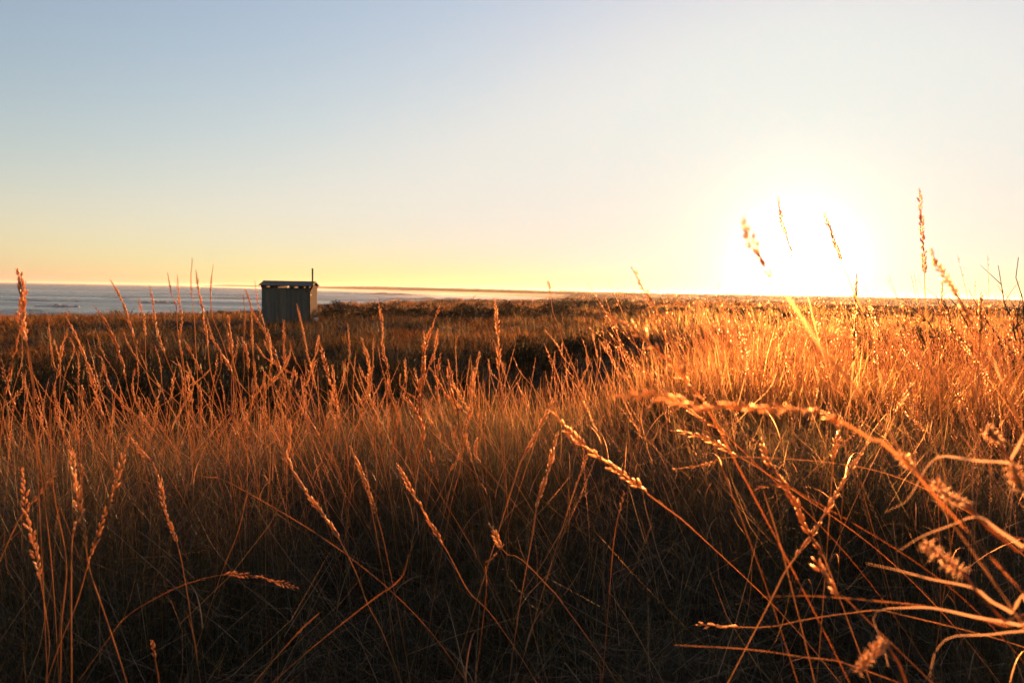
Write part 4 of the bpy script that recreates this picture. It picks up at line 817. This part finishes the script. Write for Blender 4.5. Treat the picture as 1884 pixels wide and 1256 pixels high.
# the rest, farther off and uncounted
def stalk_tuft():
    m = MB(); rs = np.random.default_rng(11)
    for k in range(7):
        x0, y0 = rs.normal(0, 0.07, 2); h = rs.uniform(0.55, 0.95); lx, ly = rs.normal(-0.12, 0.14), rs.normal(0, 0.14); t = np.linspace(1, 0, 7)[:, None]
        C = np.concatenate([x0 + lx * t**1.6 * h, y0 + ly * t**1.6 * h, t * h - 0.03], 1); m.tube(C, np.linspace(0.0009, 0.0016, 7), 3, False)
        for d in np.arange(0, 0.45, 0.022):
            p = np.array([np.interp(1 - d, t[::-1, 0], C[::-1, j]) for j in range(3)]); s = 0.010; a = rs.uniform(0, 6.28); o = np.array((math.cos(a), math.sin(a), 1.6)); o /= np.linalg.norm(o); q = np.cross(o, (0.3, 0.2, 1.0)); q /= np.linalg.norm(q) + 1e-9
            m.add([p, p + o * s * .5 + q * .0022, p + o * s, p + o * s * .5 - q * .0022], [(0, 1, 2, 3)])
    V = np.concatenate(m.V); F = [np.concatenate(m.F4)]; return V, F, np.full(len(V), 0.65)
p, tu, sz, r_ = spots(2400, 5.0, 24, dens=lambda x, y, r, th: np.clip(0.18 + 0.5 * smooth(2, 16, th) + 0.7 * fbm(x * 0.7, y * 0.7, 0) - 1.2 * hollow(x, y, r, th), 0, 1), tilt=0.18, wind=0.12)
scatter('seed_stalk_thicket', stalk_tuft(), p, tu, sz, M_HEAD, 'countless thin seed stalks standing over the dune grass farther back', 'grass')

def lone_stalk(seed):
    m = MB(); rs = np.random.default_rng(seed); t = np.linspace(1, 0, 9)[:, None]; h = 0.62
    C = np.concatenate([-0.16 * t**2 * h + 0.01 * np.sin(6 * t), 0.05 * t**2 * h + 0 * t, t * h - 0.03], 1); m.vane(C, np.linspace(0.0005, 0.0011, 9))
    spikelets(m, C[:5], None, rs, 0.010, 0.0034, 0.0066, 0.3); V = np.concatenate(m.V); F = [np.concatenate(m.F4), np.concatenate(m.F3)]; return V, F, np.full(len(V), 0.6)
for sd, nn in ((3, 620), (4, 620)):
    p, tu, sz, r_ = spots(nn, 2.5, 5.2, -42, 44, 0.5, lambda x, y, r, th: np.clip(0.6 + 1.6 * fbm(x * 1.1, y * 1.1, sd % 4), 0.05, 1), 0.55, 1.15, 0.26, 0.05)
    tu[:, 2] = rng.uniform(-1.2, 1.2, len(tu)) + (rng.random(len(tu)) < 0.25) * math.pi
    scatter('thin_seed_stalks', lone_stalk(sd), p, tu, sz, M_HEAD, ('thin copper seed stalks criss-crossing among the near crowds', 'thin kinked seed stalks mixed through the near crowds')[sd - 3], 'grass')
# ------------------------------------------------------------------ haze
def haze():
    m, t = mat('sea_haze'); v = N(t, 'ShaderNodeVolumePrincipled'); v.inputs['Color'].default_value = (1.0, 0.93, 0.84, 1); v.inputs['Density'].default_value = HAZE; v.inputs['Anisotropy'].default_value = 0.6
    o = N(t, 'ShaderNodeOutputMaterial'); t.links.new(v.outputs[0], o.inputs['Volume'])
    b = MB(); b.box((-14000, -3000, -9.5), (14000, 15000, 27)); ob = link('haze', b.mesh('haze', m)); tag(ob, 'thin bright haze over the bay and flat land', 'haze', None, 'stuff')
HAZE = 0.00007
haze()
def spray():
    m, t = mat('sea_spray'); v = N(t, 'ShaderNodeVolumePrincipled'); v.inputs['Color'].default_value = (1, 0.95, 0.88, 1); v.inputs['Density'].default_value = 0.0006; v.inputs['Anisotropy'].default_value = 0.5
    o = N(t, 'ShaderNodeOutputMaterial'); t.links.new(v.outputs[0], o.inputs['Volume'])
    b = MB(); y = np.array((430, 520, 640, 800, 1000, 1500, 2900, 4200)); xc = coast(y); n = len(y)
    V = np.concatenate([np.stack([xc - 0.16 * y, y, np.full(n, 0.2)], -1), np.stack([xc + 12, y, np.full(n, 0.2)], -1), np.stack([xc - 0.16 * y, y, np.full(n, 4.5)], -1), np.stack([xc + 12, y, np.full(n, 4.5)], -1)])
    i = np.arange(n - 1); q4 = [np.stack([i + a * n, i + 1 + a * n, i + 1 + c * n, i + c * n], -1) for a, c in ((1, 0), (2, 3), (0, 2), (3, 1))] + [np.array([(0, n, 3*n, 2*n), (n-1, 3*n-1, 4*n-1, 2*n-1)])]
    b.add(V, np.concatenate(q4)); me = b.mesh('sea_spray', m); import bmesh; bm = bmesh.new(); bm.from_mesh(me); bmesh.ops.recalc_face_normals(bm, faces=bm.faces); bm.to_mesh(me); bm.free()
    tag(link('sea_spray', me), 'bright salt mist drifting over the surf below the headland', 'mist', None, 'stuff')
spray()
